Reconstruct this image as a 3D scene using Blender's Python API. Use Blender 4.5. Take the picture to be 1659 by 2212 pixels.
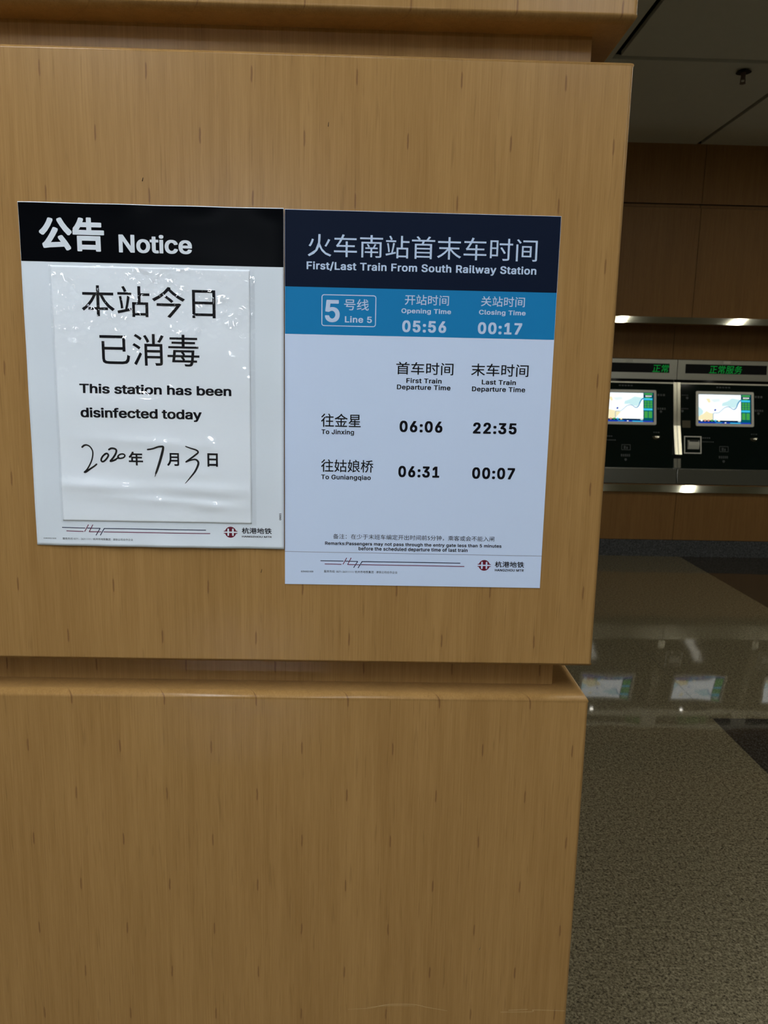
import bpy, math, random, json
from mathutils import Matrix, Vector
from mathutils.geometry import tessellate_polygon

scene = bpy.context.scene
COL = scene.collection
for o in list(bpy.data.objects):
    bpy.data.objects.remove(o)

# ------------------------------------------------------------------ camera
EYE = Vector((0.0, 0.0, 1.5))
FPX = 1660.0                                   # focal length in pixels of the 1659 x 2212 frame
YAW, PITCH, ROLL = 0.02096083, 0.17264676, 0.02176336
fwd = Vector((math.sin(YAW) * math.cos(PITCH), math.cos(YAW) * math.cos(PITCH), -math.sin(PITCH)))
rgt0 = Vector((math.cos(YAW), -math.sin(YAW), 0))
up0 = rgt0.cross(fwd)
rgt = rgt0 * math.cos(ROLL) + up0 * math.sin(ROLL)
up = up0 * math.cos(ROLL) - rgt0 * math.sin(ROLL)
cam_d = bpy.data.cameras.new('camera')
cam_d.sensor_fit = 'VERTICAL'
cam_d.sensor_height = 36.0
cam_d.lens = 36.0 * FPX / 2212.0
cam_d.clip_start = 0.02
cam_d.dof.use_dof = True
cam_d.dof.focus_distance = 1.25
cam_d.dof.aperture_fstop = 11.0
cam = bpy.data.objects.new('camera', cam_d)
COL.objects.link(cam)
cam.matrix_world = Matrix(((rgt.x, up.x, -fwd.x, EYE.x), (rgt.y, up.y, -fwd.y, EYE.y), (rgt.z, up.z, -fwd.z, EYE.z), (0, 0, 0, 1)))
scene.camera = cam

# ------------------------------------------------------------------ light and exposure
scene.view_settings.view_transform = 'Standard'
scene.view_settings.look = 'None'
scene.view_settings.exposure = -0.19
scene.view_settings.gamma = 1.0
scene.view_settings.use_curve_mapping = False
world = bpy.data.worlds.new('station_hall')
scene.world = world
world.use_nodes = True
world.node_tree.nodes['Background'].inputs[0].default_value = (0.90, 0.88, 0.74, 1)
world.node_tree.nodes['Background'].inputs[1].default_value = 0.05
# ceiling lights of the hall, some added for fill and glints: (x, y, length along x, length along y, radiance)
CEIL_Z = 3.416
COOL, WARM = (0.93, 1.0, 1.10), (1.0, 0.95, 0.80)
LAMPS = [
    (-1.25, -0.35, 0.30, 2.4, 32.0, COOL),
    (0.95, -0.45, 0.30, 2.4, 16.0, COOL),  # added lamp, keeps the right side of the pillar bright
    (-4.50, -2.20, 0.30, 2.4, 35.0, COOL),  # added unseen lamp, evens the pillar's light from the left
    (3.90, -2.40, 0.30, 2.4, 28.0, COOL),  # added unseen lamp, lifts the pillar's light from the right
    (-1.90, -9.40, 1.6, 0.60, 150.0, COOL),  # added unseen lamp, placed to make the plastic pocket glint
    (3.06, 3.60, 0.12, 1.5, 27.0, WARM),
    (4.50, 3.60, 0.12, 1.5, 27.0, WARM),
    (5.94, 3.60, 0.12, 1.5, 20.0, WARM),
]
LAMP_COL = (1.0, 0.985, 0.93)

# ------------------------------------------------------------------ helpers
ORIGIN = {}


def tag(o, label=None, cat=None, group=None, kind=None):
    for k, v in (('label', label), ('category', cat), ('group', group), ('kind', kind)):
        if v:
            o[k] = v
    return o


def thing(name, loc, label, cat, group=None):
    o = bpy.data.objects.new(name, None)
    COL.objects.link(o)
    o.location = loc
    o.empty_display_size = 0.05
    ORIGIN[o] = Vector(loc)
    return tag(o, label, cat, group)


class MB:
    """collects vertices (world metres) and faces of one mesh"""

    def __init__(self):
        self.v, self.f, self.m = [], [], []

    def add(self, v, f, mat=0):
        n = len(self.v)
        self.v += [tuple(p) for p in v]
        self.f += [tuple(i + n for i in q) for q in f]
        self.m += [mat] * len(f)
        return self

    def box(self, a, b, mat=0):
        (x0, y0, z0), (x1, y1, z1) = a, b
        v = [(x0, y0, z0), (x1, y0, z0), (x1, y1, z0), (x0, y1, z0), (x0, y0, z1), (x1, y0, z1), (x1, y1, z1), (x0, y1, z1)]
        return self.add(v, [(0, 3, 2, 1), (4, 5, 6, 7), (0, 1, 5, 4), (1, 2, 6, 5), (2, 3, 7, 6), (3, 0, 4, 7)], mat)

    def prism_x(self, prof, x0, x1, mat=0):
        """profile of (y, z) points, counter-clockwise seen from +x, swept along x"""
        n = len(prof)
        v = [(x0, y, z) for y, z in prof] + [(x1, y, z) for y, z in prof]
        f = [(i, (i + 1) % n, n + (i + 1) % n, n + i) for i in range(n)]
        return self.add(v, f + [tuple(range(n - 1, -1, -1)), tuple(range(n, 2 * n))], mat)

    def disc(self, c, r0, r1, z0, z1, n=32, mat=0):
        """a frustum about a vertical axis"""
        v = []
        for r, z in ((r0, z0), (r1, z1)):
            v += [(c[0] + r * math.cos(6.2832 * i / n), c[1] + r * math.sin(6.2832 * i / n), z) for i in range(n)]
        f = [(i, (i + 1) % n, n + (i + 1) % n, n + i) for i in range(n)]
        return self.add(v, f + [tuple(range(n - 1, -1, -1)), tuple(range(n, 2 * n))], mat)

    def build(self, name, mats, parent=None, smooth=False, bevel=0.0, segs=3):
        me = bpy.data.meshes.new(name)
        og = ORIGIN.get(parent, Vector((0, 0, 0)))
        me.from_pydata([(p[0] - og.x, p[1] - og.y, p[2] - og.z) for p in self.v], [], self.f)
        for m in (mats if isinstance(mats, (list, tuple)) else [mats]):
            me.materials.append(m)
        me.polygons.foreach_set('material_index', self.m)
        if smooth:
            me.polygons.foreach_set('use_smooth', [True] * len(me.polygons))
        me.update()
        o = bpy.data.objects.new(name, me)
        COL.objects.link(o)
        if parent is not None:
            o.parent = parent
        ORIGIN[o] = og
        if bevel:
            b = o.modifiers.new('bevel', 'BEVEL')
            b.width, b.segments, b.limit_method = bevel, segs, 'ANGLE'
            b.harden_normals = False
        return o


# ------------------------------------------------------------------ materials
class NT:
    def __init__(self, name):
        self.mat = bpy.data.materials.new(name)
        self.mat.use_nodes = True
        self.t = self.mat.node_tree
        self.b = self.t.nodes['Principled BSDF']

    def n(self, typ, **kw):
        nd = self.t.nodes.new(typ)
        for k, v in kw.items():
            setattr(nd, k, v)
        return nd

    def link(self, a, b):
        self.t.links.new(a, b)

    def math(self, op, a, b=None, c=None):
        nd = self.n('ShaderNodeMath', operation=op)
        for i, x in enumerate((a, b, c)):
            if x is None:
                continue
            if isinstance(x, (int, float)):
                nd.inputs[i].default_value = x
            else:
                self.link(x, nd.inputs[i])
        return nd.outputs[0]

    def ramp(self, fac, stops):
        nd = self.n('ShaderNodeValToRGB')
        while len(nd.color_ramp.elements) < len(stops):
            nd.color_ramp.elements.new(0.5)
        for e, (p, c) in zip(nd.color_ramp.elements, stops):
            e.position, e.color = p, (*c, 1) if len(c) == 3 else c
        self.link(fac, nd.inputs[0])
        return nd.outputs[0]

    def mix(self, fac, a, b, mode='MIX'):
        nd = self.n('ShaderNodeMix', data_type='RGBA', blend_type=mode)
        for s, x in ((nd.inputs[0], fac), (nd.inputs[6], a), (nd.inputs[7], b)):
            if isinstance(x, (int, float)):
                s.default_value = x
            elif isinstance(x, tuple):
                s.default_value = (*x, 1)
            else:
                self.link(x, s)
        return nd.outputs[2]

    def pos(self, scale=(1, 1, 1)):
        g = self.n('ShaderNodeNewGeometry')
        m = self.n('ShaderNodeVectorMath', operation='MULTIPLY')
        self.link(g.outputs['Position'], m.inputs[0])
        m.inputs[1].default_value = scale
        return m.outputs[0]

    def noise(self, vec, scale, detail=3.0, rough=0.55, out='Fac'):
        nd = self.n('ShaderNodeTexNoise')
        self.link(vec, nd.inputs['Vector'])
        nd.inputs['Scale'].default_value = scale
        nd.inputs['Detail'].default_value = detail
        nd.inputs['Roughness'].default_value = rough
        return nd.outputs[out]

    def bump(self, h, dist, strength=1.0):
        nd = self.n('ShaderNodeBump')
        nd.inputs['Distance'].default_value = dist
        nd.inputs['Strength'].default_value = strength
        self.link(h, nd.inputs['Height'])
        self.link(nd.outputs[0], self.b.inputs['Normal'])
        return nd.outputs[0]


def plain(name, col, rough=0.5, metal=0.0, spec=0.5, emit=0.0, var=0.0):
    m = NT(name)
    b = m.b
    b.inputs['Base Color'].default_value = (*col, 1)
    b.inputs['Roughness'].default_value = rough
    b.inputs['Metallic'].default_value = metal
    b.inputs['Specular IOR Level'].default_value = spec
    if var:
        f = m.noise(m.pos(), 14.0, 4.0)
        m.link(m.mix(f, tuple(c * (1 - var) for c in col), tuple(min(1, c * (1 + var)) for c in col)), b.inputs['Base Color'])
    if emit:
        b.inputs['Emission Color'].default_value = (*col, 1)
        b.inputs['Emission Strength'].default_value = emit
    return m.mat


def wood(name, z0, light, dark, fleck, flecks=True, rough=0.28, spec=0.30):
    """printed maple laminate: fine vertical streaks and a staggered lattice of short dark flecks"""
    m = NT(name)
    fine = m.noise(m.pos((1, 1, 0.022)), 430.0, 3.0, 0.65)
    mid = m.noise(m.pos((1, 1, 0.03)), 95.0, 2.0, 0.5)
    broad = m.noise(m.pos((1, 1, 0.12)), 16.0, 2.0)
    dash = m.noise(m.pos((1, 1, 0.05)), 300.0, 1.0, 0.4)
    f = m.math('ADD', m.math('MULTIPLY', fine, 0.55), m.math('ADD', m.math('MULTIPLY', mid, 0.35), m.math('MULTIPLY', broad, 0.28)))
    c = m.ramp(f, [(0.42, dark), (0.72, light)])
    dm = m.ramp(dash, [(0.66, (0, 0, 0)), (0.76, (1, 1, 1))])
    c = m.mix(m.math('MULTIPLY', dm, 0.20), c, tuple(x * 0.55 for x in fleck))
    if flecks:
        g = m.n('ShaderNodeNewGeometry')
        sx = m.n('ShaderNodeSeparateXYZ')
        m.link(g.outputs['Position'], sx.inputs[0])
        wob = m.math('MULTIPLY', m.math('SUBTRACT', m.noise(m.pos(), 60.0, 1.0), 0.5), 0.0018)
        px, pz = m.math('ADD', m.math('ADD', sx.outputs[0], m.math('SUBTRACT', sx.outputs[1], 1.2255)), wob), sx.outputs[2]
        masks = []
        for ox, oz in ((-0.4145, z0), (-0.4145 + 0.0773, z0 + 0.0866)):
            dx = m.math('SUBTRACT', m.math('FRACT', m.math('ADD', m.math('DIVIDE', m.math('SUBTRACT', px, ox), 0.1546), 100.5)), 0.5)
            dz = m.math('SUBTRACT', m.math('FRACT', m.math('ADD', m.math('DIVIDE', m.math('SUBTRACT', pz, oz), 0.1732), 100.5)), 0.5)
            ax = m.math('DIVIDE', m.math('ABSOLUTE', dx), 0.0115)
            az = m.math('DIVIDE', m.math('ABSOLUTE', dz), 0.078)
            az2 = m.math('DIVIDE', m.math('ABSOLUTE', dz), 0.20)
            core = m.math('SUBTRACT', 1.0, m.math('ADD', m.math('MULTIPLY', ax, ax), m.math('POWER', az, 4.0)))
            tail = m.math('SUBTRACT', 1.0, m.math('ADD', m.math('MULTIPLY', ax, ax), m.math('POWER', az2, 2.0)))
            cl = m.n('ShaderNodeClamp')
            m.link(m.math('MULTIPLY', core, 1.3), cl.inputs[0])
            cl2 = m.n('ShaderNodeClamp')
            m.link(m.math('MULTIPLY', tail, 0.34), cl2.inputs[0])
            masks.append(m.math('MAXIMUM', cl.outputs[0], cl2.outputs[0]))
        fm = m.math('MULTIPLY', m.math('MAXIMUM', masks[0], masks[1]), m.math('ADD', 0.30, m.math('MULTIPLY', fine, 0.75)))
        c = m.mix(fm, c, fleck)
    m.link(c, m.b.inputs['Base Color'])
    m.b.inputs['Roughness'].default_value = rough
    m.b.inputs['Specular IOR Level'].default_value = spec
    return m.mat


def granite(name, cols, rough, bumpy=True):
    m = NT(name)
    v = m.noise(m.pos(), 150.0, 4.0, 0.72)
    w = m.noise(m.pos(), 60.0, 3.0, 0.6)
    f = m.math('ADD', m.math('MULTIPLY', v, 0.75), m.math('MULTIPLY', w, 0.25))
    c = m.ramp(f, [(0.38, cols[0]), (0.47, cols[1]), (0.55, cols[2]), (0.64, cols[3])])
    m.link(c, m.b.inputs['Base Color'])
    m.b.inputs['Roughness'].default_value = rough
    m.b.inputs['Specular IOR Level'].default_value = 0.34
    if bumpy:
        m.bump(m.noise(m.pos(), 2.6, 1.0), 0.0025, 0.5)
    return m.mat


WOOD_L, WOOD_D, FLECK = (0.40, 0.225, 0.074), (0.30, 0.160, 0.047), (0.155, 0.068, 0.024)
M = {}
M['wood_mid'] = wood('maple_laminate_middle', 1.849, WOOD_L, WOOD_D, FLECK)
M['wood_low'] = wood('maple_laminate_lower', 0.8745, WOOD_L, WOOD_D, FLECK)
M['wood_top'] = wood('maple_laminate_upper', 2.038, WOOD_L, WOOD_D, FLECK)
M['wood_core'] = wood('maple_laminate_recess', 1.0, WOOD_L, WOOD_D, FLECK)
M['wood_far'] = wood('maple_laminate_dimmed', 0.3, (0.30, 0.155, 0.05), (0.23, 0.115, 0.036), (0.15, 0.07, 0.025), flecks=False, rough=0.4, spec=0.15)  # same laminate as the pillar, the dimmer light put into its colour
M['granite_light'] = granite('polished_brown_granite', [(0.032, 0.027, 0.016), (0.16, 0.133, 0.076), (0.265, 0.222, 0.130), (0.40, 0.35, 0.225)], 0.035)
M['granite_dark'] = granite('polished_black_granite', [(0.014, 0.013, 0.010), (0.040, 0.034, 0.025), (0.065, 0.056, 0.043), (0.15, 0.135, 0.11)], 0.035)
M['granite_skirt'] = granite('grey_skirting_granite', [(0.02, 0.02, 0.02), (0.06, 0.062, 0.06), (0.11, 0.112, 0.11), (0.2, 0.2, 0.2)], 0.15, False)
M['joint'] = plain('dark_joint', (0.02, 0.018, 0.014), 0.7)
M['black_void'] = plain('dark_void', (0.006, 0.006, 0.006), 0.9)
M['ceiling'] = plain('grey_ceiling_metal', (0.66, 0.64, 0.53), 0.6, var=0.04)
M['paper'] = plain('white_poster_paper', (0.74, 0.80, 0.84), 0.42, spec=0.4)
M['paper_edge'] = plain('paper_edge', (0.80, 0.84, 0.84), 0.6)
M['blue_paper'] = plain('cool_white_poster_paper', (0.63, 0.74, 0.92), 0.5, spec=0.2)
M['sheet'] = plain('white_printer_paper', (0.92, 0.97, 1.0), 0.6, spec=0.2)
M['black_ink'] = plain('black_header_ink', (0.0025, 0.003, 0.004), 0.24, spec=0.02)
M['ink'] = plain('black_letter_ink', (0.004, 0.004, 0.007), 0.5, spec=0.12)
M['navy_ink'] = plain('navy_header_ink', (0.003, 0.008, 0.024), 0.5, spec=0.1)
M['navy_line'] = plain('navy_line_ink', (0.006, 0.011, 0.05), 0.5, spec=0.3)
M['blue_ink'] = plain('blue_band_ink', (0.008, 0.205, 0.45), 0.5, spec=0.15)
M['white_ink'] = plain('white_letter_print', (0.74, 0.79, 0.83), 0.5, spec=0.3)
M['cool_ink'] = plain('pale_blue_letter_print', (0.52, 0.64, 0.82), 0.5, spec=0.3)
M['maroon_ink'] = plain('maroon_logo_ink', (0.14, 0.006, 0.022), 0.5, spec=0.3)
M['crimson_ink'] = plain('crimson_line_ink', (0.16, 0.010, 0.055), 0.5, spec=0.3)
M['grey_ink'] = plain('grey_rule_ink', (0.30, 0.32, 0.40), 0.6)
M['scratch'] = plain('pale_scratch', (0.62, 0.46, 0.24), 0.35)
M['marker'] = plain('black_marker_ink', (0.004, 0.004, 0.006), 0.4, spec=0.4)


def brushed(name, col, rough, wave=0.0):
    m = NT(name)
    m.b.inputs['Metallic'].default_value = 1.0
    f = m.noise(m.pos((0.05, 1, 1)), 300.0, 2.0)
    m.link(m.mix(f, tuple(c * 0.88 for c in col), col), m.b.inputs['Base Color'])
    m.b.inputs['Roughness'].default_value = rough
    if wave:
        m.bump(m.noise(m.pos((1, 1, 1)), 3.2, 1.0), wave, 0.6)
    return m.mat


M['steel'] = brushed('brushed_stainless_steel', (0.42, 0.41, 0.34), 0.38)
M['rail'] = brushed('polished_stainless_rail', (0.56, 0.56, 0.48), 0.06, 0.003)
M['plinth_steel'] = brushed('plinth_stainless_steel', (0.50, 0.49, 0.40), 0.16, 0.002)
M['bright_steel'] = brushed('bright_stainless_trim', (0.50, 0.485, 0.40), 0.22)
M['black_glass'] = plain('black_green_glass', (0.003, 0.0095, 0.0075), 0.06, spec=0.3)
M['black_plastic'] = plain('black_plastic', (0.004, 0.004, 0.004), 0.5, spec=0.15)
M['silver'] = plain('warm_silver_paint', (0.95, 0.93, 0.80), 0.4, spec=0.5)
M['slot_silver'] = plain('grey_slot_plastic', (0.66, 0.65, 0.54), 0.4)
M['sprinkler_brown'] = plain('brown_sprinkler_metal', (0.10, 0.06, 0.04), 0.5)
M['faint'] = plain('faint_grey_print', (0.05, 0.058, 0.055), 0.5)
M['sticker'] = plain('yellow_sticker', (0.07, 0.055, 0.012), 0.5)
M['lamp'] = plain('lamp_diffuser', LAMP_COL, 0.6)
M['lamp_frame'] = plain('white_lamp_frame', (0.6, 0.6, 0.56), 0.5)


def glow(name, col, strength):
    m = NT(name)
    e = m.n('ShaderNodeEmission')
    e.inputs[0].default_value = (*col, 1)
    e.inputs[1].default_value = strength
    m.link(e.outputs[0], m.t.nodes['Material Output'].inputs[0])
    return m.mat


def film_material():
    """clear plastic pocket: thin film that mostly lets light through and glints where it is wrinkled"""
    m = NT('clear_plastic_film')
    sx = m.n('ShaderNodeSeparateXYZ')
    m.link(m.pos(), sx.inputs[0])
    crease = m.ramp(m.math('MULTIPLY', m.math('SUBTRACT', sx.outputs[2], 1.0), 1.0), [(0.36, (0.05, 0.05, 0.05)), (0.52, (0.10, 0.10, 0.10)), (0.575, (1, 1, 1))])
    patch = m.ramp(m.noise(m.pos(), 21.0, 2.0), [(0.42, (0, 0, 0)), (0.56, (1, 1, 1))])
    patch = m.math('MULTIPLY', patch, crease)
    small = m.noise(m.pos(), 62.0, 1.2, 0.5)
    big = m.noise(m.pos((1, 1, 1.2)), 24.0, 2.0)
    h = m.math('ADD', m.math('MULTIPLY', m.math('MULTIPLY', small, patch), 1.0), m.math('MULTIPLY', big, 0.35))
    bp = m.n('ShaderNodeBump')
    bp.inputs['Distance'].default_value = 0.0085
    bp.inputs['Strength'].default_value = 1.0
    m.link(h, bp.inputs['Height'])
    tr = m.n('ShaderNodeBsdfTransparent')
    tr.inputs[0].default_value = (0.996, 0.998, 1.0, 1)
    gl = m.n('ShaderNodeBsdfGlossy')
    gl.inputs['Roughness'].default_value = 0.012
    m.link(bp.outputs[0], gl.inputs['Normal'])
    lw = m.n('ShaderNodeLayerWeight')
    lw.inputs['Blend'].default_value = 0.5
    m.link(bp.outputs[0], lw.inputs['Normal'])
    fr = m.math('ADD', 0.06, m.math('MULTIPLY', m.math('POWER', lw.outputs['Facing'], 5.0), 0.8))
    mx = m.n('ShaderNodeMixShader')
    m.link(fr, mx.inputs[0])
    m.link(tr.outputs[0], mx.inputs[1])
    m.link(gl.outputs[0], mx.inputs[2])
    m.link(mx.outputs[0], m.t.nodes['Material Output'].inputs[0])
    return m.mat


M['film'] = film_material()

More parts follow.
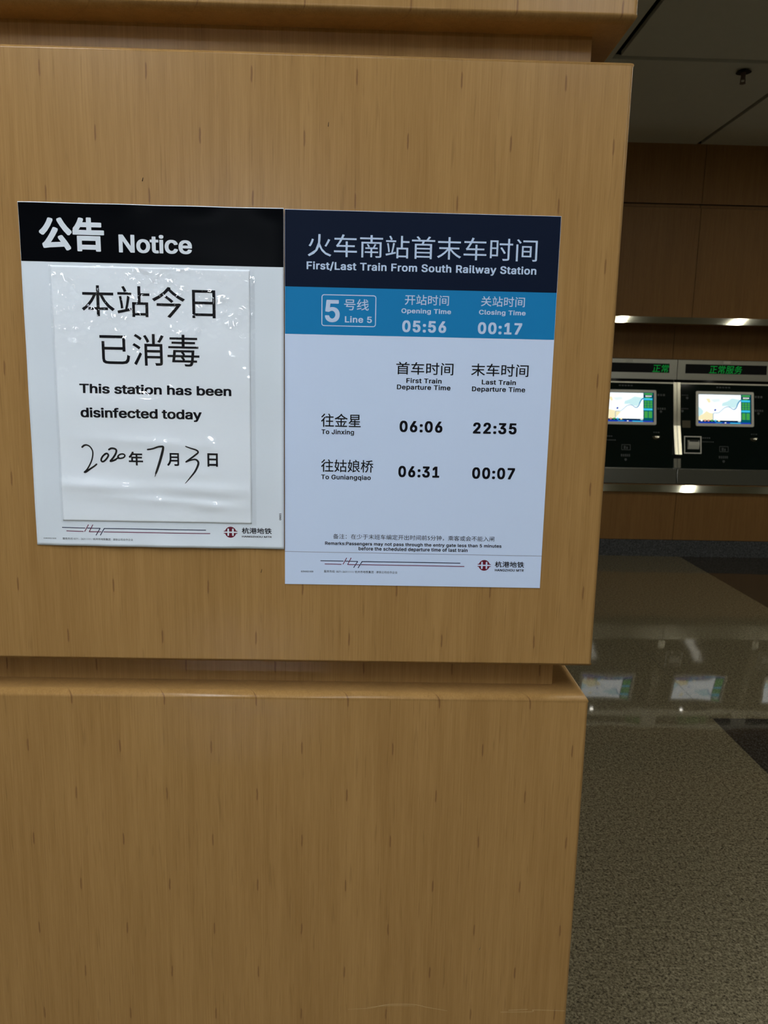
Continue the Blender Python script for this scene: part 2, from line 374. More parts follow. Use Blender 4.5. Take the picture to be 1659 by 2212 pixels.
# ------------------------------------------------------------------ lettering
# outlines of the bold letters and title characters: character -> [advance, contours of x, z in thousandths of the size]
GLYPHS = {
    "-": (453, [[349, 259, 357, 256, 360, 247, 360, 183, 357, 176, 349, 173, 105, 172, 95, 175, 91, 181, 90, 249, 93, 256, 101, 259]]),
    "/": (249, [[247, 547, 253, 545, 257, 539, 257, 519, 95, -83, 91, -89, 83, -92, 5, -92, -5, -89, -10, -81, -10, -67, -7, -57, 153, 537, 157, 544, 167, 548]]),
    "0": (453, [[253, 530, 297, 522, 339, 500, 377, 463, 382, 456, 407, 404, 424, 340, 426, 296, 428, 288, 428, 220, 426, 212, 426, 188, 424, 182, 424, 168, 407, 103, 379, 48, 342, 10, 299, -12, 285, -16, 245, -23, 209, -23, 159, -14, 111, 10, 74, 48, 70, 54, 45, 106, 28, 172, 28, 198, 26, 204, 26, 228, 24, 236, 24, 272, 26, 280, 26, 304, 28, 310, 28, 336, 45, 402, 70, 454, 74, 460, 109, 497, 147, 519, 163, 525, 203, 531], [232, 440, 223, 441, 211, 438, 185, 422, 163, 394, 146, 354, 136, 304, 136, 280, 134, 272, 134, 236, 136, 228, 136, 204, 147, 152, 163, 114, 186, 86, 209, 72, 223, 69, 233, 69, 243, 72, 269, 88, 291, 116, 305, 150, 308, 160, 316, 200, 318, 244, 320, 252, 316, 308, 308, 348, 303, 364, 291, 392, 267, 423, 245, 437]]),
    "1": (453, [[289, 523, 297, 520, 300, 511, 300, 73, 305, 70, 399, 70, 409, 67, 414, 59, 413, -7, 409, -13, 399, -16, 67, -16, 57, -13, 54, -9, 52, -3, 52, 59, 57, 67, 67, 70, 183, 70, 187, 71, 188, 75, 187, 399, 183, 399, 107, 345, 99, 342, 73, 343, 65, 346, 62, 353, 63, 435, 68, 443, 177, 521, 187, 524]]),
    "2": (453, [[247, 531, 281, 527, 325, 511, 362, 483, 381, 459, 399, 421, 404, 393, 404, 349, 395, 311, 379, 279, 359, 248, 294, 173, 206, 81, 205, 77, 243, 76, 251, 74, 397, 74, 407, 71, 412, 63, 411, -7, 407, -13, 397, -16, 55, -16, 45, -13, 42, -9, 40, -3, 40, 51, 43, 59, 258, 291, 286, 335, 293, 355, 295, 369, 294, 385, 287, 403, 273, 422, 247, 437, 233, 442, 215, 442, 193, 433, 177, 422, 171, 416, 163, 403, 157, 389, 152, 369, 151, 355, 147, 349, 137, 346, 55, 346, 47, 349, 42, 357, 42, 375, 47, 413, 65, 456, 90, 487, 119, 507, 131, 513, 171, 528, 183, 528, 207, 532]]),
    "3": (453, [[385, 524, 393, 521, 396, 514, 396, 456, 393, 448, 270, 308, 271, 306, 327, 290, 359, 270, 390, 238, 400, 220, 412, 190, 416, 164, 416, 128, 411, 96, 394, 58, 384, 44, 363, 21, 331, 0, 277, -19, 263, -19, 237, -23, 195, -23, 189, -21, 159, -19, 113, -4, 77, 17, 47, 48, 29, 82, 26, 92, 20, 124, 20, 136, 25, 144, 35, 147, 119, 147, 129, 144, 133, 138, 141, 112, 148, 100, 161, 87, 185, 74, 207, 67, 219, 67, 237, 70, 259, 77, 275, 87, 290, 102, 293, 106, 301, 126, 304, 152, 301, 166, 289, 191, 279, 203, 257, 218, 225, 229, 211, 229, 203, 231, 145, 231, 137, 234, 132, 242, 132, 302, 135, 310, 228, 416, 240, 430, 239, 432, 169, 433, 159, 435, 61, 435, 51, 438, 48, 442, 46, 448, 46, 512, 48, 518, 51, 522, 61, 525]]),
    "4": (453, [[323, 523, 331, 520, 334, 513, 334, 501, 330, 491, 150, 185, 153, 182, 219, 182, 229, 180, 257, 181, 258, 185, 258, 321, 261, 329, 263, 331, 273, 334, 355, 333, 363, 330, 366, 323, 366, 183, 371, 180, 423, 180, 433, 176, 436, 167, 436, 99, 431, 91, 423, 88, 371, 88, 367, 87, 366, -5, 361, -13, 351, -16, 271, -16, 263, -13, 258, -5, 258, 83, 257, 87, 27, 89, 19, 92, 16, 99, 16, 165, 21, 175, 224, 519, 227, 521, 237, 524]]),
    "5": (453, [[379, 524, 387, 521, 390, 514, 390, 446, 385, 438, 375, 435, 177, 435, 174, 432, 172, 424, 164, 346, 165, 343, 167, 342, 203, 349, 255, 349, 275, 346, 319, 332, 344, 318, 368, 296, 387, 270, 403, 238, 412, 208, 414, 192, 414, 144, 410, 112, 394, 70, 385, 55, 361, 25, 329, 2, 283, -16, 239, -23, 201, -23, 165, -18, 121, -3, 87, 19, 61, 48, 43, 84, 40, 94, 36, 120, 36, 134, 39, 141, 51, 145, 131, 145, 141, 142, 147, 132, 151, 118, 155, 110, 162, 98, 171, 89, 193, 74, 213, 67, 223, 67, 237, 70, 255, 78, 275, 93, 289, 111, 300, 140, 302, 150, 302, 174, 291, 210, 278, 228, 257, 246, 235, 256, 217, 259, 183, 252, 165, 244, 151, 235, 141, 231, 99, 231, 77, 235, 65, 235, 49, 240, 47, 242, 44, 248, 44, 276, 62, 422, 70, 506, 74, 518, 77, 522, 87, 525]]),
    "6": (453, [[335, 524, 341, 522, 345, 516, 346, 502, 343, 496, 233, 336, 231, 330, 281, 327, 293, 324, 333, 310, 359, 291, 381, 267, 395, 244, 407, 210, 410, 198, 412, 178, 412, 136, 407, 102, 389, 60, 367, 29, 360, 22, 327, -1, 283, -18, 245, -23, 207, -23, 167, -16, 121, 2, 88, 26, 65, 58, 59, 69, 44, 110, 40, 150, 40, 174, 42, 194, 44, 208, 51, 230, 57, 248, 67, 270, 87, 308, 115, 352, 229, 519, 233, 522, 243, 525], [238, 246, 217, 247, 209, 244, 195, 238, 175, 223, 159, 198, 153, 182, 150, 168, 150, 148, 152, 136, 163, 110, 176, 90, 193, 78, 217, 67, 235, 67, 243, 70, 259, 78, 277, 91, 291, 112, 299, 134, 302, 148, 302, 166, 299, 180, 291, 202, 287, 208, 278, 222, 266, 232]]),
    "7": (453, [[403, 523, 411, 520, 414, 513, 413, 439, 187, -11, 185, -13, 175, -16, 89, -16, 79, -13, 74, -5, 75, 12, 285, 429, 284, 431, 281, 432, 249, 432, 239, 434, 119, 434, 109, 436, 51, 436, 43, 439, 40, 443, 38, 449, 38, 511, 41, 519, 43, 521, 53, 524]]),
    "8": (453, [[257, 530, 285, 526, 325, 512, 356, 492, 381, 464, 401, 424, 406, 392, 406, 370, 399, 334, 381, 298, 354, 268, 356, 264, 371, 255, 394, 232, 411, 202, 421, 172, 424, 156, 424, 120, 422, 104, 419, 90, 398, 48, 369, 17, 337, -3, 285, -19, 253, -21, 247, -23, 207, -23, 181, -19, 167, -19, 115, -2, 81, 19, 51, 52, 33, 88, 28, 122, 28, 150, 30, 156, 31, 174, 41, 202, 60, 234, 81, 255, 97, 266, 96, 270, 71, 296, 53, 332, 46, 370, 46, 392, 50, 422, 69, 462, 78, 474, 97, 493, 123, 510, 169, 526, 181, 529, 201, 531], [242, 216, 213, 217, 185, 206, 171, 197, 154, 180, 142, 154, 140, 140, 142, 124, 152, 102, 167, 87, 181, 78, 189, 74, 211, 67, 241, 67, 263, 74, 271, 78, 285, 87, 300, 102, 310, 124, 312, 138, 310, 154, 299, 179, 281, 197, 267, 206], [230, 442, 225, 443, 201, 436, 179, 423, 169, 410, 164, 402, 158, 380, 158, 370, 163, 352, 169, 340, 178, 328, 199, 314, 219, 307, 237, 308, 253, 314, 273, 327, 286, 344, 291, 358, 294, 370, 294, 380, 291, 392, 286, 406, 280, 416, 271, 425, 259, 432, 239, 440]]),
    "9": (453, [[247, 531, 287, 525, 331, 507, 365, 480, 389, 448, 407, 403, 410, 389, 412, 369, 412, 325, 410, 305, 397, 263, 371, 211, 313, 121, 224, -9, 219, -13, 211, -16, 119, -16, 111, -13, 107, -7, 106, 7, 109, 13, 219, 173, 221, 179, 185, 180, 179, 182, 163, 182, 155, 185, 113, 203, 84, 225, 61, 257, 44, 299, 40, 337, 40, 367, 42, 373, 44, 403, 63, 447, 85, 478, 91, 484, 123, 507, 155, 521, 179, 528, 209, 532], [238, 441, 215, 441, 193, 431, 177, 418, 161, 395, 153, 373, 150, 355, 153, 331, 161, 307, 165, 300, 182, 281, 194, 271, 217, 262, 235, 262, 243, 265, 261, 273, 273, 282, 281, 290, 292, 307, 299, 327, 302, 341, 302, 359, 300, 373, 289, 399, 280, 413, 269, 424, 259, 431]]),
    ":": (188, [[113, 377, 131, 373, 147, 363, 160, 345, 164, 333, 164, 301, 160, 287, 153, 276, 145, 268, 137, 263, 127, 259, 115, 256, 75, 256, 57, 261, 40, 273, 29, 291, 26, 305, 26, 325, 30, 345, 42, 363, 59, 373, 79, 378], [117, 101, 132, 97, 148, 87, 157, 75, 161, 68, 164, 57, 164, 27, 159, 11, 149, -4, 135, -13, 123, -18, 109, -20, 79, -20, 65, -17, 55, -13, 41, -4, 29, 17, 26, 31, 26, 51, 31, 71, 42, 87, 59, 97, 75, 102]]),
    "A": (480, [[289, 523, 298, 519, 305, 503, 477, 35, 486, 11, 486, -5, 483, -11, 481, -13, 471, -16, 385, -16, 375, -13, 371, -7, 365, 9, 327, 115, 323, 125, 321, 126, 161, 126, 155, 123, 117, 15, 109, -7, 105, -13, 95, -16, 7, -16, -3, -13, -7, -7, -8, 5, -1, 27, 179, 519, 181, 521, 191, 524], [240, 363, 237, 363, 209, 277, 189, 219, 189, 215, 191, 214, 285, 214, 289, 215, 290, 217]]),
    "C": (510, [[305, 530, 319, 529, 353, 520, 383, 508, 399, 500, 423, 484, 434, 474, 450, 458, 467, 434, 481, 406, 487, 392, 496, 360, 495, 340, 491, 334, 483, 331, 399, 331, 389, 334, 383, 344, 377, 365, 365, 385, 335, 414, 293, 434, 275, 437, 255, 437, 241, 435, 205, 418, 180, 398, 165, 380, 149, 354, 132, 304, 132, 290, 128, 262, 128, 244, 130, 238, 132, 204, 149, 154, 174, 116, 204, 90, 237, 76, 263, 71, 297, 76, 339, 97, 365, 123, 385, 168, 389, 172, 395, 174, 485, 174, 491, 172, 495, 166, 496, 148, 485, 112, 469, 78, 461, 65, 450, 50, 439, 39, 422, 24, 397, 8, 363, -8, 315, -21, 297, -21, 289, -23, 251, -23, 201, -17, 183, -12, 127, 13, 93, 41, 80, 54, 46, 106, 24, 172, 16, 240, 16, 268, 24, 336, 45, 398, 67, 434, 82, 456, 95, 469, 131, 498, 193, 525, 243, 531]]),
    "D": (502, [[255, 523, 307, 517, 377, 489, 401, 472, 432, 441, 454, 405, 459, 393, 479, 335, 486, 269, 486, 239, 482, 213, 480, 177, 459, 117, 451, 101, 431, 68, 401, 38, 369, 16, 307, -7, 237, -16, 51, -16, 41, -13, 38, -9, 36, -3, 37, 515, 41, 521, 51, 524], [216, 435, 153, 436, 148, 433, 148, 77, 151, 72, 197, 72, 241, 78, 255, 78, 297, 95, 327, 118, 339, 133, 355, 159, 370, 205, 374, 245, 374, 267, 372, 273, 370, 305, 355, 351, 333, 385, 303, 412, 297, 415, 261, 429]]),
    "F": (410, [[381, 523, 389, 520, 392, 513, 392, 447, 387, 439, 377, 436, 153, 436, 149, 435, 148, 431, 149, 295, 153, 294, 355, 294, 365, 291, 368, 287, 370, 281, 370, 217, 367, 209, 365, 207, 355, 204, 149, 203, 148, 199, 148, -3, 146, -9, 143, -13, 133, -16, 51, -16, 41, -13, 38, -9, 36, -3, 36, 511, 39, 519, 41, 521, 51, 524]]),
    "G": (520, [[303, 530, 319, 529, 353, 520, 387, 506, 422, 484, 440, 468, 453, 455, 469, 430, 489, 390, 498, 358, 497, 342, 493, 336, 485, 333, 399, 333, 389, 336, 385, 340, 365, 380, 351, 397, 333, 414, 297, 432, 273, 437, 253, 437, 239, 434, 203, 418, 172, 392, 157, 368, 149, 354, 132, 304, 132, 290, 128, 262, 128, 244, 130, 238, 132, 204, 149, 154, 174, 116, 207, 89, 237, 76, 263, 71, 281, 71, 301, 76, 325, 86, 349, 103, 356, 110, 373, 134, 385, 166, 388, 180, 387, 182, 383, 183, 273, 183, 263, 186, 259, 192, 258, 196, 258, 258, 261, 267, 273, 271, 487, 271, 497, 268, 502, 260, 502, 188, 496, 136, 475, 84, 469, 73, 446, 44, 435, 33, 397, 5, 339, -16, 289, -23, 249, -23, 201, -17, 183, -12, 141, 6, 129, 12, 119, 19, 82, 52, 46, 106, 22, 174, 22, 190, 16, 240, 16, 270, 22, 318, 22, 334, 49, 408, 82, 458, 128, 498, 191, 525, 241, 531]]),
    "H": (517, [[469, 523, 477, 520, 480, 511, 480, -3, 477, -12, 465, -16, 383, -16, 373, -13, 370, -9, 368, -3, 368, 211, 367, 215, 153, 216, 149, 215, 148, 211, 148, -3, 146, -9, 143, -13, 133, -16, 51, -16, 41, -13, 37, -7, 36, -3, 36, 511, 39, 520, 51, 524, 133, 524, 143, 521, 146, 517, 148, 511, 148, 309, 149, 305, 363, 304, 367, 305, 368, 309, 368, 511, 370, 517, 373, 521, 381, 524]]),
    "J": (396, [[348, 524, 356, 521, 359, 512, 359, 120, 356, 94, 341, 54, 316, 21, 291, 2, 280, -4, 238, -19, 204, -23, 166, -23, 130, -18, 86, -3, 59, 16, 51, 24, 28, 56, 13, 94, 9, 132, 9, 176, 11, 182, 14, 186, 24, 189, 106, 189, 116, 186, 121, 178, 121, 156, 128, 114, 138, 96, 146, 85, 166, 72, 178, 69, 190, 69, 204, 73, 227, 88, 242, 114, 247, 144, 248, 516, 252, 522, 260, 525]]),
    "L": (393, [[137, 523, 145, 520, 148, 511, 148, 75, 153, 72, 369, 72, 379, 69, 382, 65, 384, 59, 384, -5, 379, -13, 369, -16, 51, -16, 41, -13, 37, -7, 36, 513, 41, 521, 49, 524]]),
    "M": (628, [[581, 523, 589, 520, 592, 511, 592, -3, 589, -12, 577, -16, 495, -16, 485, -13, 481, -7, 479, 276, 477, 275, 473, 265, 367, -5, 362, -13, 351, -16, 275, -16, 267, -13, 263, -9, 153, 265, 149, 275, 147, 276, 145, -7, 141, -13, 131, -16, 51, -16, 39, -12, 36, -3, 36, 511, 39, 520, 51, 524, 161, 524, 171, 521, 175, 518, 287, 231, 313, 161, 315, 160, 453, 518, 457, 521, 467, 524]]),
    "N": (523, [[475, 523, 483, 520, 486, 511, 486, -3, 483, -12, 471, -16, 377, -16, 365, -12, 177, 283, 161, 309, 151, 325, 149, 326, 147, -7, 143, -13, 135, -16, 51, -16, 41, -13, 37, -7, 36, -3, 36, 511, 39, 520, 51, 524, 147, 524, 159, 520, 365, 195, 371, 186, 373, 186, 375, 515, 379, 521, 387, 524]]),
    "O": (533, [[295, 530, 341, 524, 403, 498, 452, 456, 485, 406, 509, 338, 512, 324, 512, 308, 516, 278, 516, 230, 510, 172, 489, 110, 485, 102, 452, 52, 405, 12, 351, -12, 333, -17, 283, -23, 249, -23, 201, -17, 183, -12, 127, 13, 82, 52, 46, 106, 24, 172, 16, 240, 16, 268, 24, 336, 45, 398, 49, 406, 82, 456, 130, 498, 193, 525, 241, 531], [282, 436, 267, 438, 239, 434, 203, 418, 172, 390, 149, 354, 132, 304, 132, 290, 128, 264, 128, 244, 130, 238, 133, 202, 149, 154, 171, 120, 205, 90, 237, 76, 261, 71, 285, 73, 315, 84, 332, 92, 361, 117, 385, 155, 401, 204, 404, 248, 406, 254, 404, 260, 401, 304, 385, 352, 363, 388, 353, 399, 329, 418, 299, 432]]),
    "P": (445, [[265, 523, 301, 519, 351, 501, 382, 479, 392, 469, 411, 443, 427, 401, 432, 369, 432, 327, 430, 307, 427, 295, 415, 261, 407, 246, 385, 218, 351, 193, 325, 183, 299, 174, 263, 172, 257, 170, 149, 169, 148, 165, 148, -3, 145, -11, 143, -13, 133, -16, 51, -16, 41, -13, 38, -9, 36, -3, 37, 515, 41, 521, 51, 524], [230, 435, 153, 436, 148, 433, 148, 263, 151, 258, 223, 258, 257, 263, 277, 271, 293, 282, 299, 289, 311, 309, 318, 327, 320, 349, 317, 369, 307, 395, 296, 411, 275, 426, 251, 434]]),
    "R": (449, [[271, 523, 303, 520, 347, 505, 382, 483, 392, 473, 409, 449, 425, 413, 430, 399, 430, 385, 432, 377, 432, 325, 430, 319, 430, 305, 425, 291, 409, 255, 390, 229, 349, 201, 348, 199, 448, 17, 452, 7, 451, -7, 447, -13, 439, -16, 343, -16, 333, -13, 323, 3, 227, 181, 153, 182, 149, 181, 148, 177, 148, -3, 145, -11, 143, -13, 133, -16, 51, -16, 41, -13, 38, -9, 36, -3, 37, 515, 41, 521, 51, 524], [230, 435, 153, 436, 148, 433, 148, 275, 151, 270, 215, 270, 257, 275, 277, 281, 295, 293, 302, 299, 310, 311, 317, 331, 320, 347, 318, 373, 311, 394, 297, 412, 279, 425, 251, 434]]),
    "S": (447, [[259, 530, 291, 526, 337, 511, 369, 491, 396, 464, 399, 460, 417, 424, 424, 394, 424, 372, 421, 366, 419, 364, 409, 361, 327, 361, 317, 364, 313, 370, 303, 400, 280, 424, 253, 436, 229, 441, 213, 441, 189, 434, 177, 428, 165, 421, 152, 408, 143, 390, 140, 380, 143, 362, 150, 350, 165, 335, 189, 322, 231, 308, 281, 294, 331, 278, 383, 249, 404, 228, 415, 212, 429, 178, 432, 152, 432, 128, 428, 94, 407, 52, 386, 26, 367, 12, 339, -4, 289, -21, 273, -21, 243, -25, 205, -25, 197, -23, 161, -21, 103, -2, 71, 17, 42, 48, 23, 85, 21, 94, 14, 126, 14, 142, 17, 149, 29, 153, 113, 153, 123, 150, 129, 140, 133, 124, 137, 114, 144, 102, 160, 86, 185, 74, 209, 68, 237, 67, 257, 72, 273, 78, 289, 87, 308, 106, 317, 124, 320, 136, 320, 144, 317, 154, 310, 166, 299, 177, 277, 190, 223, 208, 181, 220, 119, 242, 108, 246, 69, 273, 58, 284, 45, 302, 33, 332, 28, 362, 28, 384, 32, 412, 35, 422, 54, 462, 81, 489, 115, 510, 163, 526, 179, 529, 199, 531]]),
    "T": (449, [[429, 523, 437, 520, 440, 513, 440, 447, 435, 439, 425, 436, 285, 436, 280, 433, 279, -7, 275, -13, 267, -16, 183, -16, 173, -13, 170, -9, 168, -3, 168, 433, 163, 436, 23, 436, 13, 439, 10, 443, 8, 449, 8, 511, 10, 517, 13, 521, 23, 524]]),
    "U": (517, [[469, 523, 477, 520, 480, 511, 480, 153, 475, 117, 459, 76, 449, 60, 432, 39, 419, 26, 381, 0, 331, -17, 279, -24, 239, -24, 187, -17, 135, 1, 96, 27, 67, 62, 59, 77, 43, 115, 36, 159, 36, 511, 39, 520, 51, 524, 133, 524, 143, 521, 146, 517, 148, 511, 148, 183, 153, 151, 165, 123, 181, 100, 203, 85, 235, 72, 247, 70, 269, 70, 285, 73, 307, 81, 315, 85, 333, 98, 353, 123, 366, 155, 368, 175, 369, 515, 373, 521, 381, 524]]),
    "Z": (438, [[409, 523, 417, 520, 420, 513, 420, 455, 415, 445, 195, 123, 160, 75, 161, 73, 165, 72, 411, 71, 419, 68, 422, 61, 422, -3, 419, -11, 417, -13, 407, -16, 33, -16, 23, -13, 19, -7, 18, -3, 18, 51, 21, 59, 276, 433, 275, 435, 271, 436, 27, 437, 19, 440, 16, 447, 16, 511, 19, 519, 21, 521, 31, 524]]),
    "a": (389, [[225, 398, 241, 397, 261, 392, 301, 376, 314, 368, 330, 352, 341, 336, 351, 314, 357, 296, 360, 274, 359, -8, 355, -14, 347, -17, 267, -17, 257, -14, 251, -5, 249, -4, 231, -14, 201, -23, 187, -23, 179, -25, 143, -25, 109, -20, 73, -8, 48, 8, 27, 31, 19, 47, 10, 68, 6, 96, 6, 118, 11, 148, 20, 170, 28, 182, 41, 195, 61, 208, 103, 224, 119, 229, 167, 237, 209, 241, 239, 248, 245, 250, 249, 254, 249, 270, 241, 290, 234, 298, 219, 308, 205, 313, 185, 313, 167, 306, 141, 289, 123, 263, 113, 259, 83, 259, 25, 276, 19, 284, 19, 302, 36, 336, 58, 360, 85, 378, 117, 390, 151, 399], [251, 160, 247, 161, 217, 155, 191, 153, 153, 144, 137, 136, 125, 127, 119, 114, 118, 96, 123, 86, 132, 76, 145, 69, 169, 63, 189, 66, 209, 74, 228, 88, 241, 106, 250, 132, 252, 146]]),
    "b": (424, [[126, 523, 134, 520, 137, 513, 138, 379, 140, 378, 152, 387, 170, 393, 186, 398, 202, 398, 208, 400, 248, 400, 268, 396, 278, 396, 296, 391, 332, 375, 346, 364, 369, 341, 391, 307, 402, 275, 409, 253, 411, 239, 411, 223, 413, 215, 413, 163, 409, 125, 394, 77, 370, 36, 352, 18, 334, 3, 290, -17, 246, -24, 210, -24, 202, -22, 186, -22, 154, -10, 138, 1, 135, -1, 132, -12, 122, -16, 42, -16, 34, -13, 30, -7, 29, 513, 34, 521, 42, 524], [225, 311, 218, 312, 200, 308, 179, 297, 162, 280, 148, 251, 139, 219, 139, 197, 137, 189, 139, 181, 139, 161, 148, 127, 162, 99, 182, 79, 206, 67, 220, 64, 236, 67, 250, 75, 258, 80, 280, 102, 294, 133, 301, 159, 303, 177, 303, 201, 301, 219, 292, 251, 280, 275, 256, 299, 236, 309]]),
    "c": (396, [[227, 399, 273, 393, 298, 383, 327, 368, 363, 331, 385, 287, 385, 269, 381, 263, 375, 261, 319, 247, 291, 246, 281, 250, 267, 277, 252, 295, 225, 309, 209, 312, 193, 310, 167, 297, 145, 274, 135, 255, 122, 213, 122, 195, 120, 187, 122, 179, 122, 161, 131, 129, 134, 121, 145, 102, 165, 80, 191, 67, 203, 64, 227, 69, 252, 81, 269, 101, 282, 127, 293, 132, 323, 132, 379, 117, 385, 109, 386, 91, 378, 69, 362, 43, 326, 7, 289, -12, 271, -18, 225, -24, 187, -24, 155, -20, 137, -15, 109, -3, 88, 9, 58, 37, 34, 73, 17, 123, 10, 173, 10, 201, 16, 251, 31, 295, 37, 307, 58, 339, 73, 354, 96, 373, 145, 394, 187, 400]]),
    "d": (424, [[385, 523, 393, 520, 396, 511, 396, -3, 393, -11, 391, -13, 381, -16, 301, -16, 291, -12, 287, -1, 285, 0, 269, -11, 237, -22, 223, -22, 215, -24, 179, -24, 135, -17, 91, 3, 57, 33, 31, 77, 14, 127, 14, 145, 10, 175, 10, 205, 14, 233, 14, 251, 33, 305, 58, 345, 81, 366, 95, 376, 135, 393, 177, 400, 217, 400, 223, 398, 241, 397, 271, 387, 281, 381, 285, 380, 286, 511, 289, 519, 291, 521, 301, 524], [210, 311, 203, 312, 185, 308, 164, 297, 147, 280, 131, 249, 122, 217, 122, 197, 120, 189, 122, 181, 123, 159, 133, 127, 147, 99, 167, 79, 189, 67, 203, 65, 219, 67, 239, 77, 263, 101, 275, 125, 285, 159, 286, 181, 288, 189, 286, 197, 286, 217, 277, 251, 263, 277, 243, 297, 219, 309]]),
    "e": (404, [[233, 399, 251, 398, 275, 391, 313, 375, 334, 359, 361, 329, 381, 289, 392, 251, 392, 237, 394, 229, 393, 161, 389, 155, 379, 152, 127, 152, 125, 151, 124, 147, 134, 115, 148, 95, 170, 75, 193, 67, 205, 64, 213, 64, 238, 69, 263, 86, 283, 116, 293, 120, 325, 120, 383, 105, 388, 97, 388, 81, 373, 49, 359, 30, 333, 7, 299, -11, 259, -22, 241, -22, 233, -24, 193, -24, 147, -18, 104, -1, 87, 10, 58, 37, 34, 73, 17, 123, 14, 137, 10, 175, 10, 203, 12, 209, 14, 247, 35, 305, 59, 342, 94, 373, 135, 391, 153, 396, 187, 400], [214, 311, 197, 312, 187, 309, 167, 299, 153, 288, 145, 280, 133, 261, 126, 241, 126, 237, 279, 237, 280, 241, 275, 257, 260, 283, 243, 299, 223, 309]]),
    "f": (254, [[211, 545, 233, 544, 261, 535, 263, 533, 266, 527, 266, 509, 253, 467, 249, 456, 241, 453, 213, 452, 201, 456, 193, 456, 176, 447, 168, 431, 166, 417, 166, 397, 171, 394, 237, 394, 247, 391, 252, 383, 251, 319, 247, 313, 239, 310, 171, 310, 166, 307, 166, -3, 163, -11, 161, -13, 151, -16, 67, -15, 59, -12, 56, -3, 56, 307, 51, 310, -5, 310, -15, 314, -18, 323, -17, 385, -13, 391, -5, 394, 51, 394, 55, 395, 56, 437, 61, 471, 75, 499, 93, 519, 115, 533, 149, 544, 169, 546]]),
    "g": (425, [[241, 398, 270, 388, 285, 378, 288, 380, 291, 391, 301, 395, 383, 395, 391, 392, 395, 386, 396, -20, 392, -58, 388, -70, 370, -104, 342, -132, 309, -150, 267, -162, 251, -165, 235, -165, 227, -167, 185, -167, 177, -165, 157, -165, 115, -154, 81, -138, 63, -125, 43, -105, 29, -81, 28, -62, 31, -56, 81, -28, 89, -25, 113, -25, 123, -29, 143, -53, 175, -74, 193, -79, 215, -79, 231, -76, 259, -62, 275, -46, 284, -26, 286, -12, 285, 8, 283, 9, 271, 2, 237, -9, 223, -9, 215, -11, 175, -11, 153, -7, 141, -7, 123, 0, 93, 14, 67, 33, 55, 45, 33, 78, 15, 128, 12, 168, 10, 176, 10, 208, 12, 214, 14, 252, 35, 308, 58, 344, 91, 374, 141, 395, 173, 399], [216, 310, 195, 311, 187, 308, 166, 298, 146, 278, 133, 252, 127, 234, 122, 218, 122, 200, 120, 194, 122, 186, 123, 164, 133, 132, 145, 110, 165, 90, 187, 80, 197, 77, 211, 77, 223, 80, 241, 87, 249, 93, 263, 107, 275, 128, 286, 166, 286, 186, 288, 192, 286, 200, 286, 220, 276, 256, 263, 279, 245, 297, 223, 308]]),
    "h": (410, [[126, 523, 134, 520, 137, 513, 138, 380, 142, 380, 174, 395, 208, 400, 248, 400, 280, 395, 314, 383, 340, 364, 360, 337, 366, 326, 377, 293, 381, 255, 381, -3, 379, -9, 376, -13, 366, -16, 286, -16, 276, -13, 273, -9, 271, -3, 271, 235, 267, 263, 262, 273, 250, 292, 228, 307, 214, 310, 200, 310, 192, 307, 182, 303, 162, 290, 150, 273, 142, 251, 137, 215, 137, -3, 134, -11, 124, -16, 44, -16, 34, -13, 30, -8, 29, 513, 34, 521, 42, 524]]),
    "i": (167, [[126, 393, 134, 390, 137, 381, 137, -5, 132, -13, 124, -16, 42, -16, 32, -12, 29, -3, 29, 383, 34, 391, 42, 394], [102, 539, 118, 535, 132, 527, 138, 522, 145, 511, 149, 499, 149, 471, 144, 455, 139, 447, 130, 439, 120, 433, 106, 428, 62, 428, 46, 433, 32, 442, 20, 461, 17, 473, 17, 491, 22, 511, 34, 526, 48, 535, 68, 540]]),
    "k": (381, [[126, 523, 134, 520, 137, 511, 138, 267, 142, 268, 264, 391, 274, 394, 368, 394, 378, 391, 381, 387, 383, 371, 379, 363, 296, 280, 290, 272, 234, 215, 390, 17, 395, 7, 395, -3, 393, -9, 390, -13, 380, -16, 284, -16, 273, -13, 157, 135, 150, 140, 140, 132, 137, 127, 137, -3, 134, -12, 122, -16, 44, -16, 34, -13, 31, -9, 29, -3, 29, 513, 34, 521, 42, 524]]),
    "l": (189, [[126, 523, 134, 520, 137, 511, 137, 111, 139, 103, 139, 85, 143, 75, 148, 71, 182, 70, 192, 66, 194, 61, 205, 13, 205, -3, 202, -10, 194, -13, 172, -18, 120, -18, 100, -14, 90, -14, 78, -9, 54, 6, 48, 15, 34, 39, 29, 71, 29, 513, 34, 521, 42, 524]]),
    "m": (610, [[460, 401, 480, 399, 514, 387, 542, 368, 562, 341, 576, 305, 581, 269, 581, -3, 578, -12, 566, -16, 486, -16, 476, -13, 473, -9, 471, -3, 471, 255, 466, 279, 452, 299, 432, 309, 420, 312, 410, 312, 402, 309, 386, 300, 368, 279, 361, 259, 359, 241, 359, -3, 358, -7, 354, -13, 344, -16, 264, -16, 254, -13, 250, -8, 249, 261, 244, 280, 232, 297, 216, 308, 202, 312, 194, 312, 186, 309, 174, 303, 164, 296, 150, 279, 141, 257, 137, 225, 137, -3, 135, -9, 132, -13, 122, -16, 44, -16, 32, -12, 29, -3, 29, 381, 32, 390, 44, 394, 122, 394, 130, 391, 136, 382, 138, 382, 156, 391, 182, 400, 198, 402, 236, 402, 262, 398, 278, 393, 307, 375, 318, 361, 320, 361, 344, 379, 362, 389, 380, 395, 396, 400, 410, 400, 416, 402]]),
